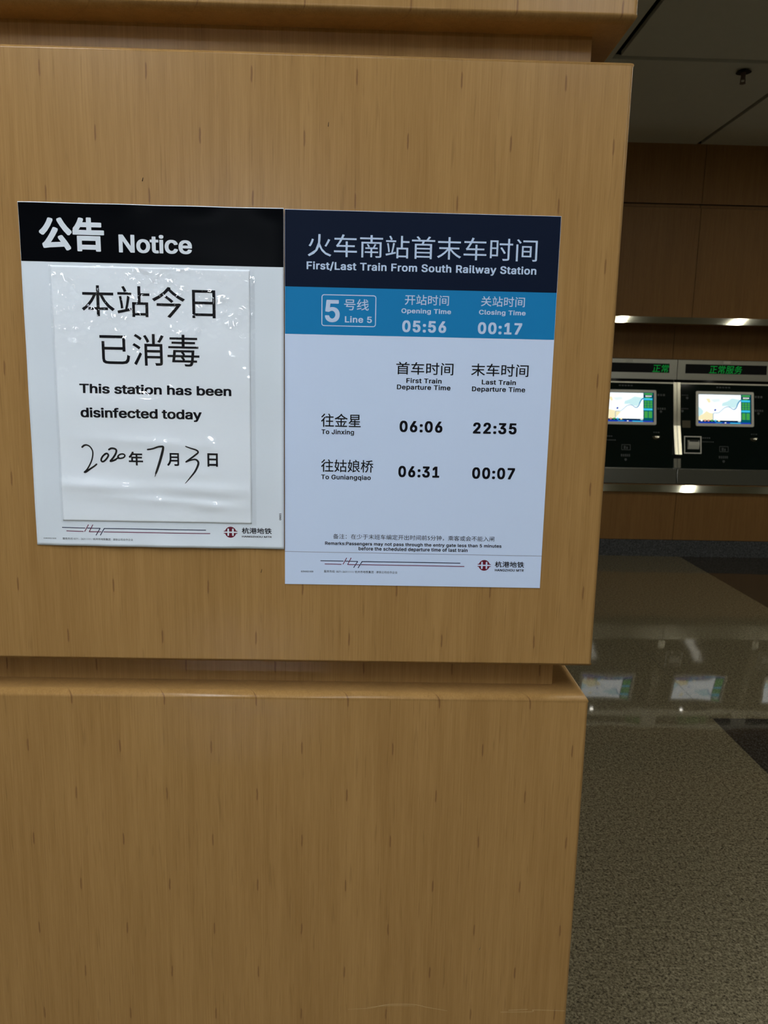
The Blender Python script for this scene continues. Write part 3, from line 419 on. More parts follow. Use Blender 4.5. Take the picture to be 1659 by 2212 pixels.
    "n": (410, [[250, 399, 280, 395, 314, 383, 340, 364, 360, 337, 366, 325, 376, 295, 381, 255, 381, -3, 379, -9, 376, -13, 366, -16, 284, -16, 274, -11, 271, -3, 271, 235, 267, 263, 252, 290, 241, 299, 228, 307, 216, 310, 202, 310, 182, 303, 161, 289, 149, 271, 141, 249, 137, 215, 137, -3, 135, -9, 132, -13, 122, -16, 44, -16, 34, -13, 31, -9, 29, -3, 29, 381, 31, 387, 34, 391, 42, 394, 122, 394, 132, 390, 136, 380, 138, 379, 176, 396, 210, 400]]),
    "o": (415, [[229, 399, 271, 393, 319, 373, 354, 343, 379, 305, 385, 293, 399, 253, 402, 237, 402, 221, 404, 213, 404, 163, 400, 125, 385, 83, 379, 71, 354, 33, 319, 3, 283, -13, 259, -20, 225, -24, 187, -24, 155, -20, 137, -15, 109, -3, 88, 9, 58, 37, 34, 73, 17, 123, 10, 173, 10, 201, 16, 251, 31, 295, 37, 307, 58, 339, 73, 354, 97, 373, 137, 391, 155, 396, 189, 400], [214, 311, 203, 312, 191, 309, 167, 297, 145, 274, 131, 245, 122, 213, 122, 195, 120, 187, 122, 179, 122, 161, 131, 129, 145, 103, 167, 79, 191, 67, 205, 64, 223, 66, 233, 71, 249, 80, 270, 101, 285, 133, 292, 159, 294, 177, 294, 199, 292, 217, 283, 249, 271, 273, 247, 297, 225, 309]]),
    "p": (424, [[256, 398, 286, 394, 335, 374, 367, 344, 394, 300, 409, 254, 413, 214, 413, 164, 409, 124, 394, 78, 372, 40, 360, 25, 332, 2, 298, -14, 286, -18, 252, -23, 198, -23, 184, -21, 170, -16, 154, -10, 142, -1, 138, -1, 137, -146, 134, -154, 132, -156, 122, -159, 44, -159, 34, -156, 31, -152, 29, -146, 30, 386, 34, 392, 42, 395, 122, 395, 132, 391, 136, 378, 138, 377, 150, 386, 182, 397, 198, 399], [233, 310, 214, 311, 202, 308, 179, 296, 162, 279, 151, 260, 139, 218, 139, 198, 137, 190, 139, 180, 139, 160, 151, 118, 161, 100, 182, 79, 203, 68, 212, 65, 228, 65, 238, 68, 260, 81, 279, 100, 292, 126, 301, 158, 303, 174, 303, 202, 301, 220, 292, 252, 283, 272, 279, 278, 259, 298]]),
    "q": (424, [[231, 398, 245, 396, 269, 388, 285, 377, 287, 378, 291, 391, 301, 395, 383, 395, 391, 392, 395, 386, 396, -146, 393, -155, 385, -158, 301, -159, 291, -156, 289, -154, 286, -146, 285, -2, 283, -1, 271, -10, 241, -21, 225, -23, 171, -23, 137, -18, 91, 2, 58, 32, 33, 72, 15, 126, 12, 166, 10, 174, 10, 206, 12, 212, 14, 250, 31, 300, 57, 345, 91, 374, 137, 394, 171, 399], [216, 310, 195, 311, 187, 308, 166, 298, 148, 280, 133, 254, 122, 216, 122, 196, 120, 190, 122, 182, 122, 162, 134, 122, 145, 101, 167, 79, 186, 68, 197, 65, 211, 65, 221, 68, 237, 75, 243, 79, 262, 98, 275, 124, 286, 162, 286, 182, 288, 190, 286, 198, 286, 218, 275, 256, 262, 278, 243, 297]]),
    "r": (259, [[256, 399, 264, 396, 267, 389, 267, 319, 264, 310, 252, 306, 200, 308, 180, 301, 164, 290, 155, 281, 148, 271, 142, 255, 137, 225, 137, -3, 134, -11, 132, -13, 122, -16, 44, -16, 34, -13, 31, -9, 29, -3, 29, 381, 32, 389, 42, 394, 120, 394, 130, 391, 135, 385, 138, 384, 166, 395, 190, 400]]),
    "s": (365, [[211, 399, 233, 398, 257, 391, 275, 385, 299, 372, 322, 349, 338, 325, 348, 297, 348, 285, 345, 279, 333, 273, 287, 262, 257, 262, 246, 267, 235, 287, 223, 301, 197, 313, 175, 314, 153, 303, 140, 291, 137, 285, 134, 275, 137, 267, 144, 257, 163, 247, 187, 239, 249, 223, 291, 209, 299, 205, 325, 186, 349, 149, 354, 121, 354, 91, 352, 77, 349, 67, 332, 33, 309, 10, 281, -7, 233, -22, 213, -22, 205, -24, 161, -24, 153, -22, 133, -22, 99, -13, 81, -5, 61, 6, 38, 29, 21, 55, 12, 85, 12, 99, 15, 106, 27, 111, 75, 122, 107, 121, 113, 119, 117, 116, 129, 89, 141, 76, 167, 65, 181, 63, 203, 67, 223, 76, 239, 93, 242, 103, 241, 111, 231, 124, 215, 133, 197, 139, 133, 155, 87, 171, 55, 192, 47, 200, 29, 229, 24, 259, 24, 293, 26, 311, 45, 346, 68, 369, 95, 384, 137, 398, 157, 398, 165, 400]]),
    "t": (227, [[139, 485, 147, 482, 150, 475, 151, 395, 155, 394, 215, 394, 223, 391, 228, 383, 228, 323, 225, 314, 215, 310, 153, 310, 150, 305, 150, 99, 153, 83, 157, 75, 169, 68, 211, 70, 221, 67, 227, 57, 236, 17, 236, -3, 233, -10, 227, -13, 203, -20, 149, -20, 111, -13, 93, -5, 72, 7, 61, 23, 49, 43, 40, 87, 40, 307, 35, 310, -7, 311, -15, 314, -18, 321, -18, 381, -15, 390, -5, 394, 35, 394, 40, 397, 40, 473, 43, 482, 55, 486]]),
    "u": (410, [[370, 394, 378, 391, 381, 382, 381, -4, 378, -12, 376, -14, 366, -17, 286, -17, 276, -13, 272, -2, 270, -1, 246, -12, 232, -17, 200, -21, 164, -21, 130, -16, 94, -2, 65, 22, 52, 40, 44, 54, 33, 86, 29, 124, 29, 382, 32, 390, 34, 392, 44, 395, 124, 395, 134, 390, 137, 382, 137, 156, 143, 114, 156, 92, 161, 86, 182, 72, 202, 68, 212, 70, 228, 76, 246, 89, 260, 108, 269, 130, 271, 146, 271, 382, 273, 388, 276, 392, 284, 395]]),
    "w": (567, [[558, 393, 564, 391, 568, 385, 568, 369, 460, 15, 454, -3, 448, -13, 438, -16, 358, -16, 346, -12, 286, 197, 284, 201, 282, 199, 278, 185, 226, 3, 220, -12, 208, -16, 128, -16, 116, -12, 104, 25, 0, 369, -1, 383, 4, 391, 14, 394, 96, 394, 106, 391, 110, 388, 116, 369, 166, 189, 170, 180, 172, 183, 218, 351, 230, 390, 242, 394, 326, 394, 336, 391, 342, 379, 384, 229, 395, 185, 398, 181, 400, 185, 454, 379, 458, 390, 470, 394]]),
    "x": (379, [[364, 393, 370, 391, 374, 385, 375, 371, 372, 365, 276, 223, 256, 191, 376, 17, 381, 7, 381, -5, 378, -12, 366, -16, 278, -16, 268, -13, 262, -8, 238, 29, 194, 97, 190, 103, 188, 103, 116, -7, 110, -13, 100, -16, 12, -16, 2, -13, -3, -5, -3, 7, 0, 13, 118, 185, 124, 195, 10, 363, 7, 369, 7, 381, 10, 390, 22, 394, 110, 394, 120, 391, 140, 363, 188, 287, 190, 286, 194, 289, 212, 319, 256, 385, 262, 391, 272, 394]]),
    "y": (389, [[384, 394, 392, 391, 395, 384, 395, 372, 390, 358, 230, -60, 200, -116, 180, -137, 172, -142, 158, -150, 132, -159, 112, -161, 66, -161, 40, -157, 28, -152, 23, -144, 23, -130, 38, -78, 42, -74, 50, -71, 94, -71, 102, -67, 112, -56, 125, -34, 134, -6, 135, 2, -2, 358, -7, 372, -7, 384, -4, 390, -2, 392, 8, 395, 94, 395, 106, 391, 194, 151, 197, 154, 282, 389, 286, 392, 294, 395]]),
    " ": (188, []),
    "公": (1000, [[490, 568, 566, 536, 577, 530, 580, 526, 583, 518, 582, 480, 576, 466, 494, 326, 400, 184, 360, 133, 356, 124, 364, 123, 372, 125, 470, 129, 476, 131, 574, 135, 580, 137, 644, 139, 654, 142, 655, 144, 650, 151, 579, 246, 575, 256, 576, 294, 578, 301, 584, 306, 654, 338, 674, 339, 680, 341, 686, 339, 706, 338, 717, 330, 846, 163, 954, -4, 957, -12, 957, -52, 954, -60, 949, -66, 872, -106, 848, -108, 824, -106, 814, -98, 758, -6, 754, 0, 750, 1, 712, -1, 706, -3, 682, -3, 676, -5, 654, -5, 648, -7, 624, -7, 618, -9, 596, -9, 590, -11, 566, -11, 560, -13, 536, -13, 530, -15, 508, -15, 502, -17, 450, -19, 444, -21, 420, -21, 414, -23, 392, -23, 386, -25, 362, -25, 356, -27, 334, -27, 328, -29, 308, -29, 196, -47, 178, -47, 172, -49, 138, -46, 132, -43, 126, -37, 97, 42, 97, 82, 100, 92, 106, 98, 133, 112, 157, 136, 188, 173, 250, 255, 340, 394, 431, 560, 438, 566, 444, 569], [688, 852, 696, 847, 704, 836, 784, 702, 875, 586, 885, 574, 996, 464, 999, 454, 999, 420, 996, 412, 960, 377, 939, 352, 927, 342, 900, 340, 878, 341, 871, 344, 759, 462, 652, 606, 560, 760, 557, 768, 557, 806, 560, 815, 567, 822, 640, 852, 664, 854], [326, 846, 350, 844, 424, 824, 430, 821, 436, 814, 439, 806, 439, 768, 436, 760, 358, 604, 263, 464, 182, 377, 149, 344, 142, 341, 120, 340, 94, 342, 44, 379, 18, 401, 15, 412, 15, 446, 18, 454, 32, 469, 89, 520, 135, 572, 162, 607, 200, 662, 244, 738, 291, 838, 296, 842, 302, 845]]),
    "告": (1000, [[560, 874, 584, 872, 593, 866, 596, 858, 597, 736, 600, 731, 864, 731, 892, 727, 900, 721, 903, 712, 903, 610, 900, 602, 894, 596, 888, 593, 870, 593, 862, 591, 600, 591, 597, 586, 598, 506, 602, 505, 936, 505, 944, 503, 964, 502, 974, 495, 977, 484, 977, 384, 974, 374, 971, 370, 962, 365, 944, 365, 936, 363, 66, 363, 58, 365, 40, 365, 30, 371, 28, 374, 25, 384, 25, 484, 28, 495, 39, 504, 37, 516, 37, 548, 40, 558, 105, 638, 116, 656, 171, 752, 210, 848, 217, 860, 226, 865, 244, 865, 250, 867, 258, 865, 276, 865, 342, 848, 350, 844, 356, 838, 359, 830, 359, 794, 354, 780, 338, 742, 335, 732, 442, 731, 446, 732, 447, 736, 447, 854, 451, 866, 460, 872, 480, 873, 486, 875], [824, 334, 850, 331, 858, 325, 861, 316, 861, -102, 858, -112, 852, -118, 846, -121, 828, -121, 820, -123, 752, -123, 744, -121, 724, -120, 714, -112, 711, -104, 711, -72, 706, -69, 300, -69, 295, -72, 294, -108, 291, -116, 282, -122, 262, -123, 254, -125, 188, -125, 182, -123, 162, -122, 152, -115, 149, -104, 149, 314, 152, 324, 158, 330, 164, 333, 182, 333, 190, 335], [710, 192, 298, 193, 295, 188, 295, 76, 300, 73, 708, 73, 711, 78, 711, 188], [446, 590, 264, 590, 232, 540, 209, 508, 210, 506, 444, 505, 447, 510, 447, 586]]),
    "杭": (1000, [[629, 866, 643, 864, 647, 860, 690, 780, 719, 712, 720, 690, 719, 682, 943, 681, 961, 678, 965, 674, 966, 670, 965, 580, 961, 576, 943, 573, 407, 573, 395, 575, 390, 572, 390, 548, 385, 542, 367, 539, 287, 538, 286, 534, 287, 529, 357, 437, 419, 346, 422, 340, 422, 318, 419, 312, 409, 297, 375, 253, 371, 251, 347, 251, 339, 258, 295, 332, 289, 342, 287, 342, 286, -86, 281, -92, 265, -95, 203, -95, 185, -92, 181, -88, 180, -84, 179, 283, 177, 282, 168, 266, 133, 190, 93, 126, 85, 116, 59, 115, 53, 119, 14, 190, 15, 214, 75, 308, 131, 432, 163, 536, 162, 538, 159, 539, 55, 539, 37, 543, 34, 550, 35, 640, 39, 644, 55, 647, 175, 647, 179, 648, 180, 850, 185, 856, 201, 859, 265, 859, 281, 856, 285, 852, 286, 652, 289, 647, 367, 647, 381, 645, 384, 648, 385, 675, 389, 678, 405, 681, 599, 681, 601, 684, 581, 734, 543, 814, 542, 836, 545, 841, 551, 844, 613, 864], [813, 508, 827, 506, 831, 502, 832, 498, 832, 48, 835, 24, 838, 16, 841, 13, 863, 13, 877, 17, 883, 26, 888, 50, 888, 126, 890, 136, 890, 170, 893, 175, 897, 177, 909, 178, 925, 176, 947, 162, 979, 146, 983, 142, 984, 138, 982, 40, 980, 34, 976, -20, 963, -53, 941, -75, 925, -82, 905, -87, 869, -91, 823, -91, 785, -85, 767, -79, 749, -68, 744, -64, 733, -48, 724, -12, 724, 32, 722, 42, 722, 400, 717, 403, 575, 403, 571, 402, 570, 398, 570, 260, 568, 250, 568, 218, 551, 136, 519, 54, 515, 46, 467, -25, 447, -45, 379, -102, 365, -104, 353, -103, 349, -101, 328, -74, 297, -43, 296, -20, 299, -15, 365, 39, 379, 55, 415, 108, 445, 182, 458, 248, 458, 270, 460, 278, 460, 498, 462, 504, 467, 507, 483, 509]]),
    "港": (1000, [[786, 855, 800, 853, 805, 847, 805, 743, 806, 739, 934, 738, 950, 735, 954, 731, 955, 645, 953, 639, 948, 636, 932, 634, 806, 633, 805, 629, 805, 559, 806, 555, 810, 554, 962, 554, 978, 551, 982, 547, 983, 459, 982, 455, 979, 451, 960, 448, 832, 448, 828, 447, 827, 445, 859, 397, 901, 351, 924, 328, 989, 283, 995, 277, 997, 273, 996, 251, 971, 225, 944, 190, 940, 188, 916, 188, 907, 193, 848, 240, 820, 270, 816, 271, 815, 133, 814, 129, 811, 125, 792, 122, 514, 122, 511, 117, 511, 47, 516, 27, 532, 16, 546, 16, 554, 14, 790, 14, 806, 23, 816, 41, 823, 75, 826, 120, 830, 123, 844, 125, 860, 123, 890, 109, 920, 98, 925, 95, 927, 91, 927, 65, 918, 5, 906, -34, 889, -57, 878, -67, 848, -81, 792, -88, 548, -88, 540, -86, 510, -86, 494, -84, 452, -73, 423, -49, 409, -19, 405, 19, 405, 247, 404, 251, 402, 252, 370, 220, 318, 179, 292, 178, 288, 180, 280, 189, 277, 187, 229, 83, 151, -71, 144, -80, 128, -83, 112, -81, 46, -36, 43, -31, 44, -9, 117, 123, 206, 310, 214, 316, 238, 316, 244, 313, 270, 294, 272, 294, 278, 297, 316, 328, 331, 343, 380, 400, 408, 445, 407, 447, 404, 448, 268, 448, 264, 446, 234, 402, 222, 388, 218, 386, 194, 386, 116, 441, 21, 491, 17, 497, 17, 517, 20, 523, 59, 575, 64, 578, 78, 580, 94, 577, 188, 531, 246, 492, 249, 495, 249, 545, 254, 551, 272, 554, 422, 554, 426, 555, 427, 559, 427, 629, 426, 633, 314, 634, 298, 636, 293, 639, 291, 643, 290, 670, 286, 668, 277, 655, 270, 649, 256, 647, 240, 649, 168, 705, 70, 762, 67, 767, 68, 789, 109, 841, 114, 845, 130, 848, 150, 844, 234, 799, 316, 739, 422, 738, 426, 739, 427, 743, 427, 845, 429, 851, 434, 854, 450, 856, 512, 856, 528, 854, 533, 851, 535, 847, 535, 743, 536, 739, 690, 738, 694, 739, 695, 743, 695, 845, 697, 851, 702, 854, 718, 856], [710, 285, 514, 286, 511, 281, 511, 221, 516, 218, 708, 218, 711, 223, 711, 281], [694, 633, 538, 634, 535, 629, 535, 557, 540, 554, 692, 554, 695, 559, 695, 629], [698, 447, 538, 447, 504, 385, 508, 382, 730, 382, 732, 385, 720, 405]]),
    "地": (1000, [[704, 856, 718, 854, 723, 848, 724, 621, 730, 622, 820, 659, 829, 664, 842, 677, 856, 687, 870, 688, 884, 686, 928, 670, 938, 662, 939, 636, 935, 620, 935, 386, 933, 378, 933, 348, 931, 340, 931, 310, 929, 302, 929, 272, 927, 264, 927, 248, 916, 214, 894, 190, 866, 178, 812, 169, 762, 169, 744, 173, 741, 178, 734, 210, 726, 234, 724, 235, 723, 136, 721, 130, 716, 127, 700, 125, 640, 125, 622, 128, 618, 132, 617, 136, 617, 450, 615, 452, 612, 451, 522, 413, 519, 408, 519, 80, 522, 60, 528, 44, 537, 34, 566, 29, 824, 29, 838, 32, 855, 44, 866, 66, 875, 110, 877, 150, 880, 164, 884, 168, 898, 170, 912, 168, 942, 152, 974, 142, 980, 136, 981, 100, 973, 40, 958, -10, 938, -39, 926, -50, 890, -67, 828, -75, 566, -75, 558, -73, 534, -73, 502, -69, 460, -56, 432, -31, 430, -28, 415, 12, 413, 50, 411, 58, 411, 362, 408, 364, 362, 345, 350, 344, 335, 346, 330, 352, 304, 414, 303, 438, 305, 442, 310, 445, 398, 482, 408, 487, 411, 490, 411, 754, 413, 760, 418, 763, 432, 765, 496, 765, 514, 762, 518, 758, 519, 540, 520, 535, 524, 535, 614, 573, 617, 576, 618, 850, 622, 854, 638, 857], [240, 844, 254, 842, 259, 836, 260, 618, 264, 617, 356, 617, 372, 614, 376, 610, 377, 606, 377, 520, 374, 513, 356, 509, 264, 509, 259, 506, 259, 272, 260, 269, 264, 269, 338, 300, 354, 302, 368, 300, 374, 294, 389, 236, 389, 210, 383, 202, 367, 194, 88, 68, 76, 63, 52, 63, 44, 70, 16, 140, 16, 166, 20, 170, 140, 218, 150, 222, 151, 224, 151, 504, 150, 508, 146, 509, 46, 509, 30, 511, 26, 513, 23, 520, 23, 608, 28, 614, 44, 617, 146, 617, 150, 618, 152, 838, 156, 842, 172, 845], [826, 540, 824, 541, 816, 538, 732, 502, 726, 499, 723, 496, 724, 263, 732, 267, 746, 269, 808, 269, 816, 276, 821, 290, 821, 306, 823, 314, 823, 344, 825, 352, 825, 384, 827, 392]]),
    "铁": (1000, [[189, 854, 211, 850, 259, 836, 265, 834, 269, 830, 269, 804, 246, 750, 245, 747, 247, 745, 425, 745, 441, 743, 445, 741, 448, 734, 448, 646, 443, 640, 425, 637, 189, 637, 183, 633, 145, 576, 138, 568, 139, 566, 141, 565, 401, 565, 419, 561, 422, 556, 423, 542, 425, 542, 445, 586, 475, 692, 494, 804, 497, 811, 503, 815, 523, 817, 589, 807, 599, 803, 602, 798, 602, 770, 585, 679, 589, 677, 641, 677, 644, 682, 644, 844, 649, 850, 665, 853, 733, 853, 749, 850, 753, 846, 754, 682, 755, 678, 923, 677, 939, 675, 944, 672, 946, 666, 946, 584, 945, 580, 941, 576, 923, 573, 759, 573, 755, 572, 754, 494, 752, 486, 752, 440, 750, 430, 750, 414, 753, 411, 947, 411, 965, 408, 969, 404, 970, 314, 969, 310, 965, 306, 947, 303, 775, 303, 771, 302, 770, 300, 787, 246, 819, 173, 865, 100, 919, 43, 974, 6, 981, -2, 981, -28, 954, -56, 931, -89, 927, -91, 913, -92, 901, -91, 895, -88, 843, -51, 790, 4, 745, 72, 710, 140, 703, 160, 699, 167, 697, 166, 690, 148, 655, 86, 610, 24, 541, -45, 481, -90, 473, -95, 447, -94, 438, -86, 419, -63, 390, -38, 388, -32, 388, -14, 390, -10, 475, 51, 534, 114, 543, 128, 579, 184, 605, 246, 611, 262, 620, 296, 620, 302, 615, 303, 449, 303, 446, 298, 446, 266, 441, 260, 423, 257, 301, 256, 300, 252, 301, 89, 307, 89, 401, 136, 417, 138, 431, 136, 435, 132, 450, 72, 449, 46, 435, 36, 267, -56, 217, -89, 201, -92, 189, -91, 183, -87, 163, -46, 147, -20, 146, 0, 147, 4, 150, 8, 169, 22, 183, 42, 192, 74, 192, 254, 187, 257, 63, 257, 45, 260, 40, 266, 40, 350, 41, 354, 45, 358, 61, 361, 191, 362, 192, 366, 192, 458, 187, 461, 111, 461, 93, 465, 90, 470, 89, 512, 71, 510, 59, 511, 54, 514, 35, 550, 15, 584, 14, 604, 15, 608, 24, 620, 75, 677, 119, 748, 129, 766, 165, 846, 171, 852], [643, 572, 563, 573, 559, 572, 533, 500, 506, 442, 499, 434, 485, 432, 471, 434, 419, 464, 399, 461, 301, 460, 300, 456, 301, 362, 305, 361, 425, 361, 428, 366, 428, 402, 430, 406, 435, 409, 451, 411, 639, 412, 640, 436, 642, 442, 642, 472, 644, 480, 644, 568]]),
}


def latin(text, track=0.0, heavy=0.0):
    """vertices and triangles of a bold line, built from the outlines above"""
    x, V, F = 0.0, [], []
    for ch in text:
        adv, cs = GLYPHS[ch]
        loops = []
        for q in cs:
            loops.append([(q[i] / 1000 + x, q[i + 1] / 1000) for i in range(0, len(q), 2)])
        area = lambda L: sum(L[i][0] * L[(i + 1) % len(L)][1] - L[(i + 1) % len(L)][0] * L[i][1] for i in range(len(L)))
        outers = [L for L in loops if area(L) < 0]
        holes = [L for L in loops if area(L) > 0]
        for L in outers:
            xs, ys = [p[0] for p in L], [p[1] for p in L]
            inn = [h for h in holes if min(xs) < h[0][0] < max(xs) and min(ys) < h[0][1] < max(ys)]
            polys = [[Vector((p[0], p[1], 0)) for p in q] for q in [L] + inn]
            k = len(V)
            for q in [L] + inn:
                V += q
            F += [tuple(i + k for i in t) for t in tessellate_polygon(polys)]
        x += adv / 1000 + track
    if heavy:
        V0, F0, V, F = V, F, [], []
        for j, (dx, dy) in enumerate(((1, .7), (1, -.7), (-1, .7), (-1, -.7), (0, 0))):
            k = len(V)
            V += [(p[0] + heavy * dx, p[1] + heavy * dy, j * 1.2e-5) for p in V0]
            F += [tuple(i + k for i in t) for t in F0]
    return V, F


def cjk(text, bold=0.0):
    """Blender's own built-in font outlines, thickened by shifted copies for the bold titles"""
    cu = bpy.data.curves.new('line', 'FONT')
    cu.body, cu.resolution_u = text, 3
    ob = bpy.data.objects.new('line', cu)
    COL.objects.link(ob)
    dg = bpy.context.evaluated_depsgraph_get()
    me = bpy.data.meshes.new_from_object(ob.evaluated_get(dg))
    v0 = [(v.co.x, v.co.y) for v in me.vertices]
    f0 = [tuple(p.vertices) for p in me.polygons]
    bpy.data.objects.remove(ob)
    bpy.data.curves.remove(cu)
    bpy.data.meshes.remove(me)
    offs = [(0, 0)]
    if bold:
        offs = [(bold * a, bold * b) for a, b in ((1, 1), (1, -1), (-1, 1), (-1, -1), (1, 0), (-1, 0), (0, 1), (0, -1), (0, 0))]
    V, F = [], []
    for j, (dx, dy) in enumerate(offs):
        k = len(V)
        V += [(x + dx, y + dy, j * 1.2e-5) for x, y in v0]
        F += [tuple(i + k for i in q) for q in f0]
    return V, F


def fitted(vf, x0, x1, z0, z1, shear=0.0, turn=False):
    """stretch a flat shape to the rectangle it fills on the poster"""
    V, F = vf
    if turn:
        V = [(-p[1], p[0]) for p in V]
    if shear:
        V = [(p[0] + shear * p[1], p[1]) for p in V]
    a, b = min(p[0] for p in V), max(p[0] for p in V)
    c, d = min(p[1] for p in V), max(p[1] for p in V)
    return [(x0 + (p[0] - a) / (b - a) * (x1 - x0), z0 + (p[1] - c) / (d - c) * (z1 - z0)) + tuple(p[2:]) for p in V], F


def stroke(pts, widths, sub=6):
    """a brush stroke through the points (Catmull-Rom), with a width at each point"""
    if isinstance(widths, (int, float)):
        widths = [widths] * len(pts)
    P, Wd = [], []
    n = len(pts)
    for i in range(n - 1):
        a, b, c, d = pts[max(i - 1, 0)], pts[i], pts[i + 1], pts[min(i + 2, n - 1)]
        for j in range(sub):
            t = j / sub
            P.append(tuple(0.5 * (2 * b[k] + (c[k] - a[k]) * t + (2 * a[k] - 5 * b[k] + 4 * c[k] - d[k]) * t * t + (3 * b[k] - a[k] - 3 * c[k] + d[k]) * t ** 3) for k in (0, 1)))
            Wd.append(widths[i] * (1 - t) + widths[i + 1] * t)
    P.append(pts[-1])
    Wd.append(widths[-1])
    V, F = [], []
    for i, (p, w) in enumerate(zip(P, Wd)):
        q0, q1 = P[max(i - 1, 0)], P[min(i + 1, len(P) - 1)]
        dx, dy = q1[0] - q0[0], q1[1] - q0[1]
        l = math.hypot(dx, dy) or 1
        V += [(p[0] - dy / l * w / 2, p[1] + dx / l * w / 2), (p[0] + dy / l * w / 2, p[1] - dx / l * w / 2)]
        if i:
            F.append((2 * i - 2, 2 * i - 1, 2 * i + 1, 2 * i))
    for p, w in zip(P, Wd):                                   # round joints and ends
        k = len(V)
        V += [(p[0] + w / 2 * math.cos(6.2832 * j / 10), p[1] + w / 2 * math.sin(6.2832 * j / 10)) for j in range(10)]
        F.append(tuple(range(k, k + 10)))
    return V, F


def bar(p, q, w):
    dx, dy = q[0] - p[0], q[1] - p[1]
    l = math.hypot(dx, dy)
    nx, ny = -dy / l * w / 2, dx / l * w / 2
    k = max(1, int(l / 0.02))
    V, F = [], []
    for i in range(k + 1):
        t = i / k
        V += [(p[0] + dx * t + nx, p[1] + dy * t + ny), (p[0] + dx * t - nx, p[1] + dy * t - ny)]
        if i:
            F.append((2 * i - 2, 2 * i - 1, 2 * i + 1, 2 * i))
    return V, F


def grid(x0, x1, z0, z1, nx, nz):
    V = [(x0 + (x1 - x0) * i / nx, z0 + (z1 - z0) * j / nz) for j in range(nz + 1) for i in range(nx + 1)]
    F = [(j * (nx + 1) + i, j * (nx + 1) + i + 1, (j + 1) * (nx + 1) + i + 1, (j + 1) * (nx + 1) + i) for j in range(nz) for i in range(nx)]
    return V, F


def onto(mb, vf, surf, lift=0.00015, mat=0):
    """lay a flat shape on a surface y = surf(x, z), a hair in front of it"""
    V, F = vf
    mb.add([(p[0], surf(p[0], p[1]) - lift - (p[2] if len(p) > 2 else 0), p[1]) for p in V], F, mat)
    return mb


def sheet_mesh(mb, x0, x1, z0, z1, nx, nz, surf, thick, mat=0, edge=1):
    """a sheet with front, back and cut edges"""
    V, F = grid(x0, x1, z0, z1, nx, nz)
    n = len(V)
    mb.add([(x, surf(x, z), z) for x, z in V] + [(x, surf(x, z) + thick, z) for x, z in V], [], mat)
    base = len(mb.v) - 2 * n
    ring = [i for i in range(nx + 1)] + [j * (nx + 1) + nx for j in range(1, nz + 1)] + [nz * (nx + 1) + i for i in range(nx - 1, -1, -1)] + [j * (nx + 1) for j in range(nz - 1, 0, -1)]
    for q in F:
        mb.f.append(tuple(base + i for i in q)); mb.m.append(mat)
        mb.f.append(tuple(base + n + i for i in reversed(q))); mb.m.append(edge)
    for a, b in zip(ring, ring[1:] + ring[:1]):
        mb.f.append((base + a, base + n + a, base + n + b, base + b)); mb.m.append(edge)
    return mb


# ------------------------------------------------------------------ floor
DX0, DX1, DY = 1.59, 2.76, 3.272
fl = MB()
J = 0.0015
xs = [-6.0, -3.09, -1.92, -0.75, 0.42, DX0, DX1, 3.93, 7.0]
ys = [-11.0, -4.0, -1.6, 0.85, DY, 6.585]
for i in range(len(xs) - 1):
    for j in range(len(ys) - 1):
        far_row = j == len(ys) - 2
        dark = (far_row and i == 6) or (not far_row and i == 5)
        jx1 = J if i == 4 else 0.0004
        fl.add([(xs[i] + 0.0004, ys[j] + 0.0004, 0), (xs[i + 1] - jx1, ys[j] + 0.0004, 0), (xs[i + 1] - jx1, ys[j + 1] - 0.0004, 0), (xs[i] + 0.0004, ys[j + 1] - 0.0004, 0)], [(0, 1, 2, 3)], 1 if dark else 0)
fl.box((-6.0, -11.0, -0.05), (7.0, 6.585, -0.001), 2)
tag(fl.build('floor', [M['granite_light'], M['granite_dark'], M['joint']]), kind='structure')

# ------------------------------------------------------------------ ceiling
ce = MB()
for x0, x1 in ((-6.0, 1.413), (1.453, 2.600), (2.636, 7.0)):
    for y0, y1 in ((-11.0, 0.1), (0.11, 2.55), (2.56, 4.940), (4.990, 6.585)) if x0 > 0 else ((-11.0, 0.1), (0.11, 2.55), (2.56, 6.585)):
        ce.box((x0, y0, CEIL_Z), (x1, y1, CEIL_Z + 0.025))
ce.box((1.413, 4.985, CEIL_Z), (1.453, 6.585, CEIL_Z + 0.025))
ce.box((-6.0, -11.0, CEIL_Z + 0.10), (7.0, 6.585, CEIL_Z + 0.2), 1)
tag(ce.build('ceiling', [M['ceiling'], M['black_void']]), kind='structure')

# ------------------------------------------------------------------ far wall with its niche
WY = 6.585                     # front of the far wall
NY = 6.93                      # back of the niche
NZ0, NZ1 = 0.575, 2.0
wf = MB()
seams = [-2.115, -0.915, 0.285, 1.485, 2.685, 3.885, 5.085, 6.2]
G = 0.002
for a, b in zip(seams, seams[1:]):
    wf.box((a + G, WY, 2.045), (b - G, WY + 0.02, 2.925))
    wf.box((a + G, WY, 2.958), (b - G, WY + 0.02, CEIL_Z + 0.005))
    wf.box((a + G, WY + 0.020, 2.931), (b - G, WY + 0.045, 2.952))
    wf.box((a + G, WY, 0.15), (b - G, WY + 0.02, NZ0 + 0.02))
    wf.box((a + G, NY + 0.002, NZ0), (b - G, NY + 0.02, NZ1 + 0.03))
wf.box((seams[0], WY + 0.04, NZ1 + 0.05), (seams[-1], NY + 0.1, 3.60), 1)
wf.box((seams[0], WY + 0.02, 0.0), (seams[-1], NY + 0.1, NZ0), 1)
wf.box((seams[0], WY + 0.005, NZ0), (seams[-1], NY + 0.02, 0.638), 0)
wf.box((seams[0], NY + 0.02, NZ0), (seams[-1], NY + 0.1, NZ1 + 0.05), 1)
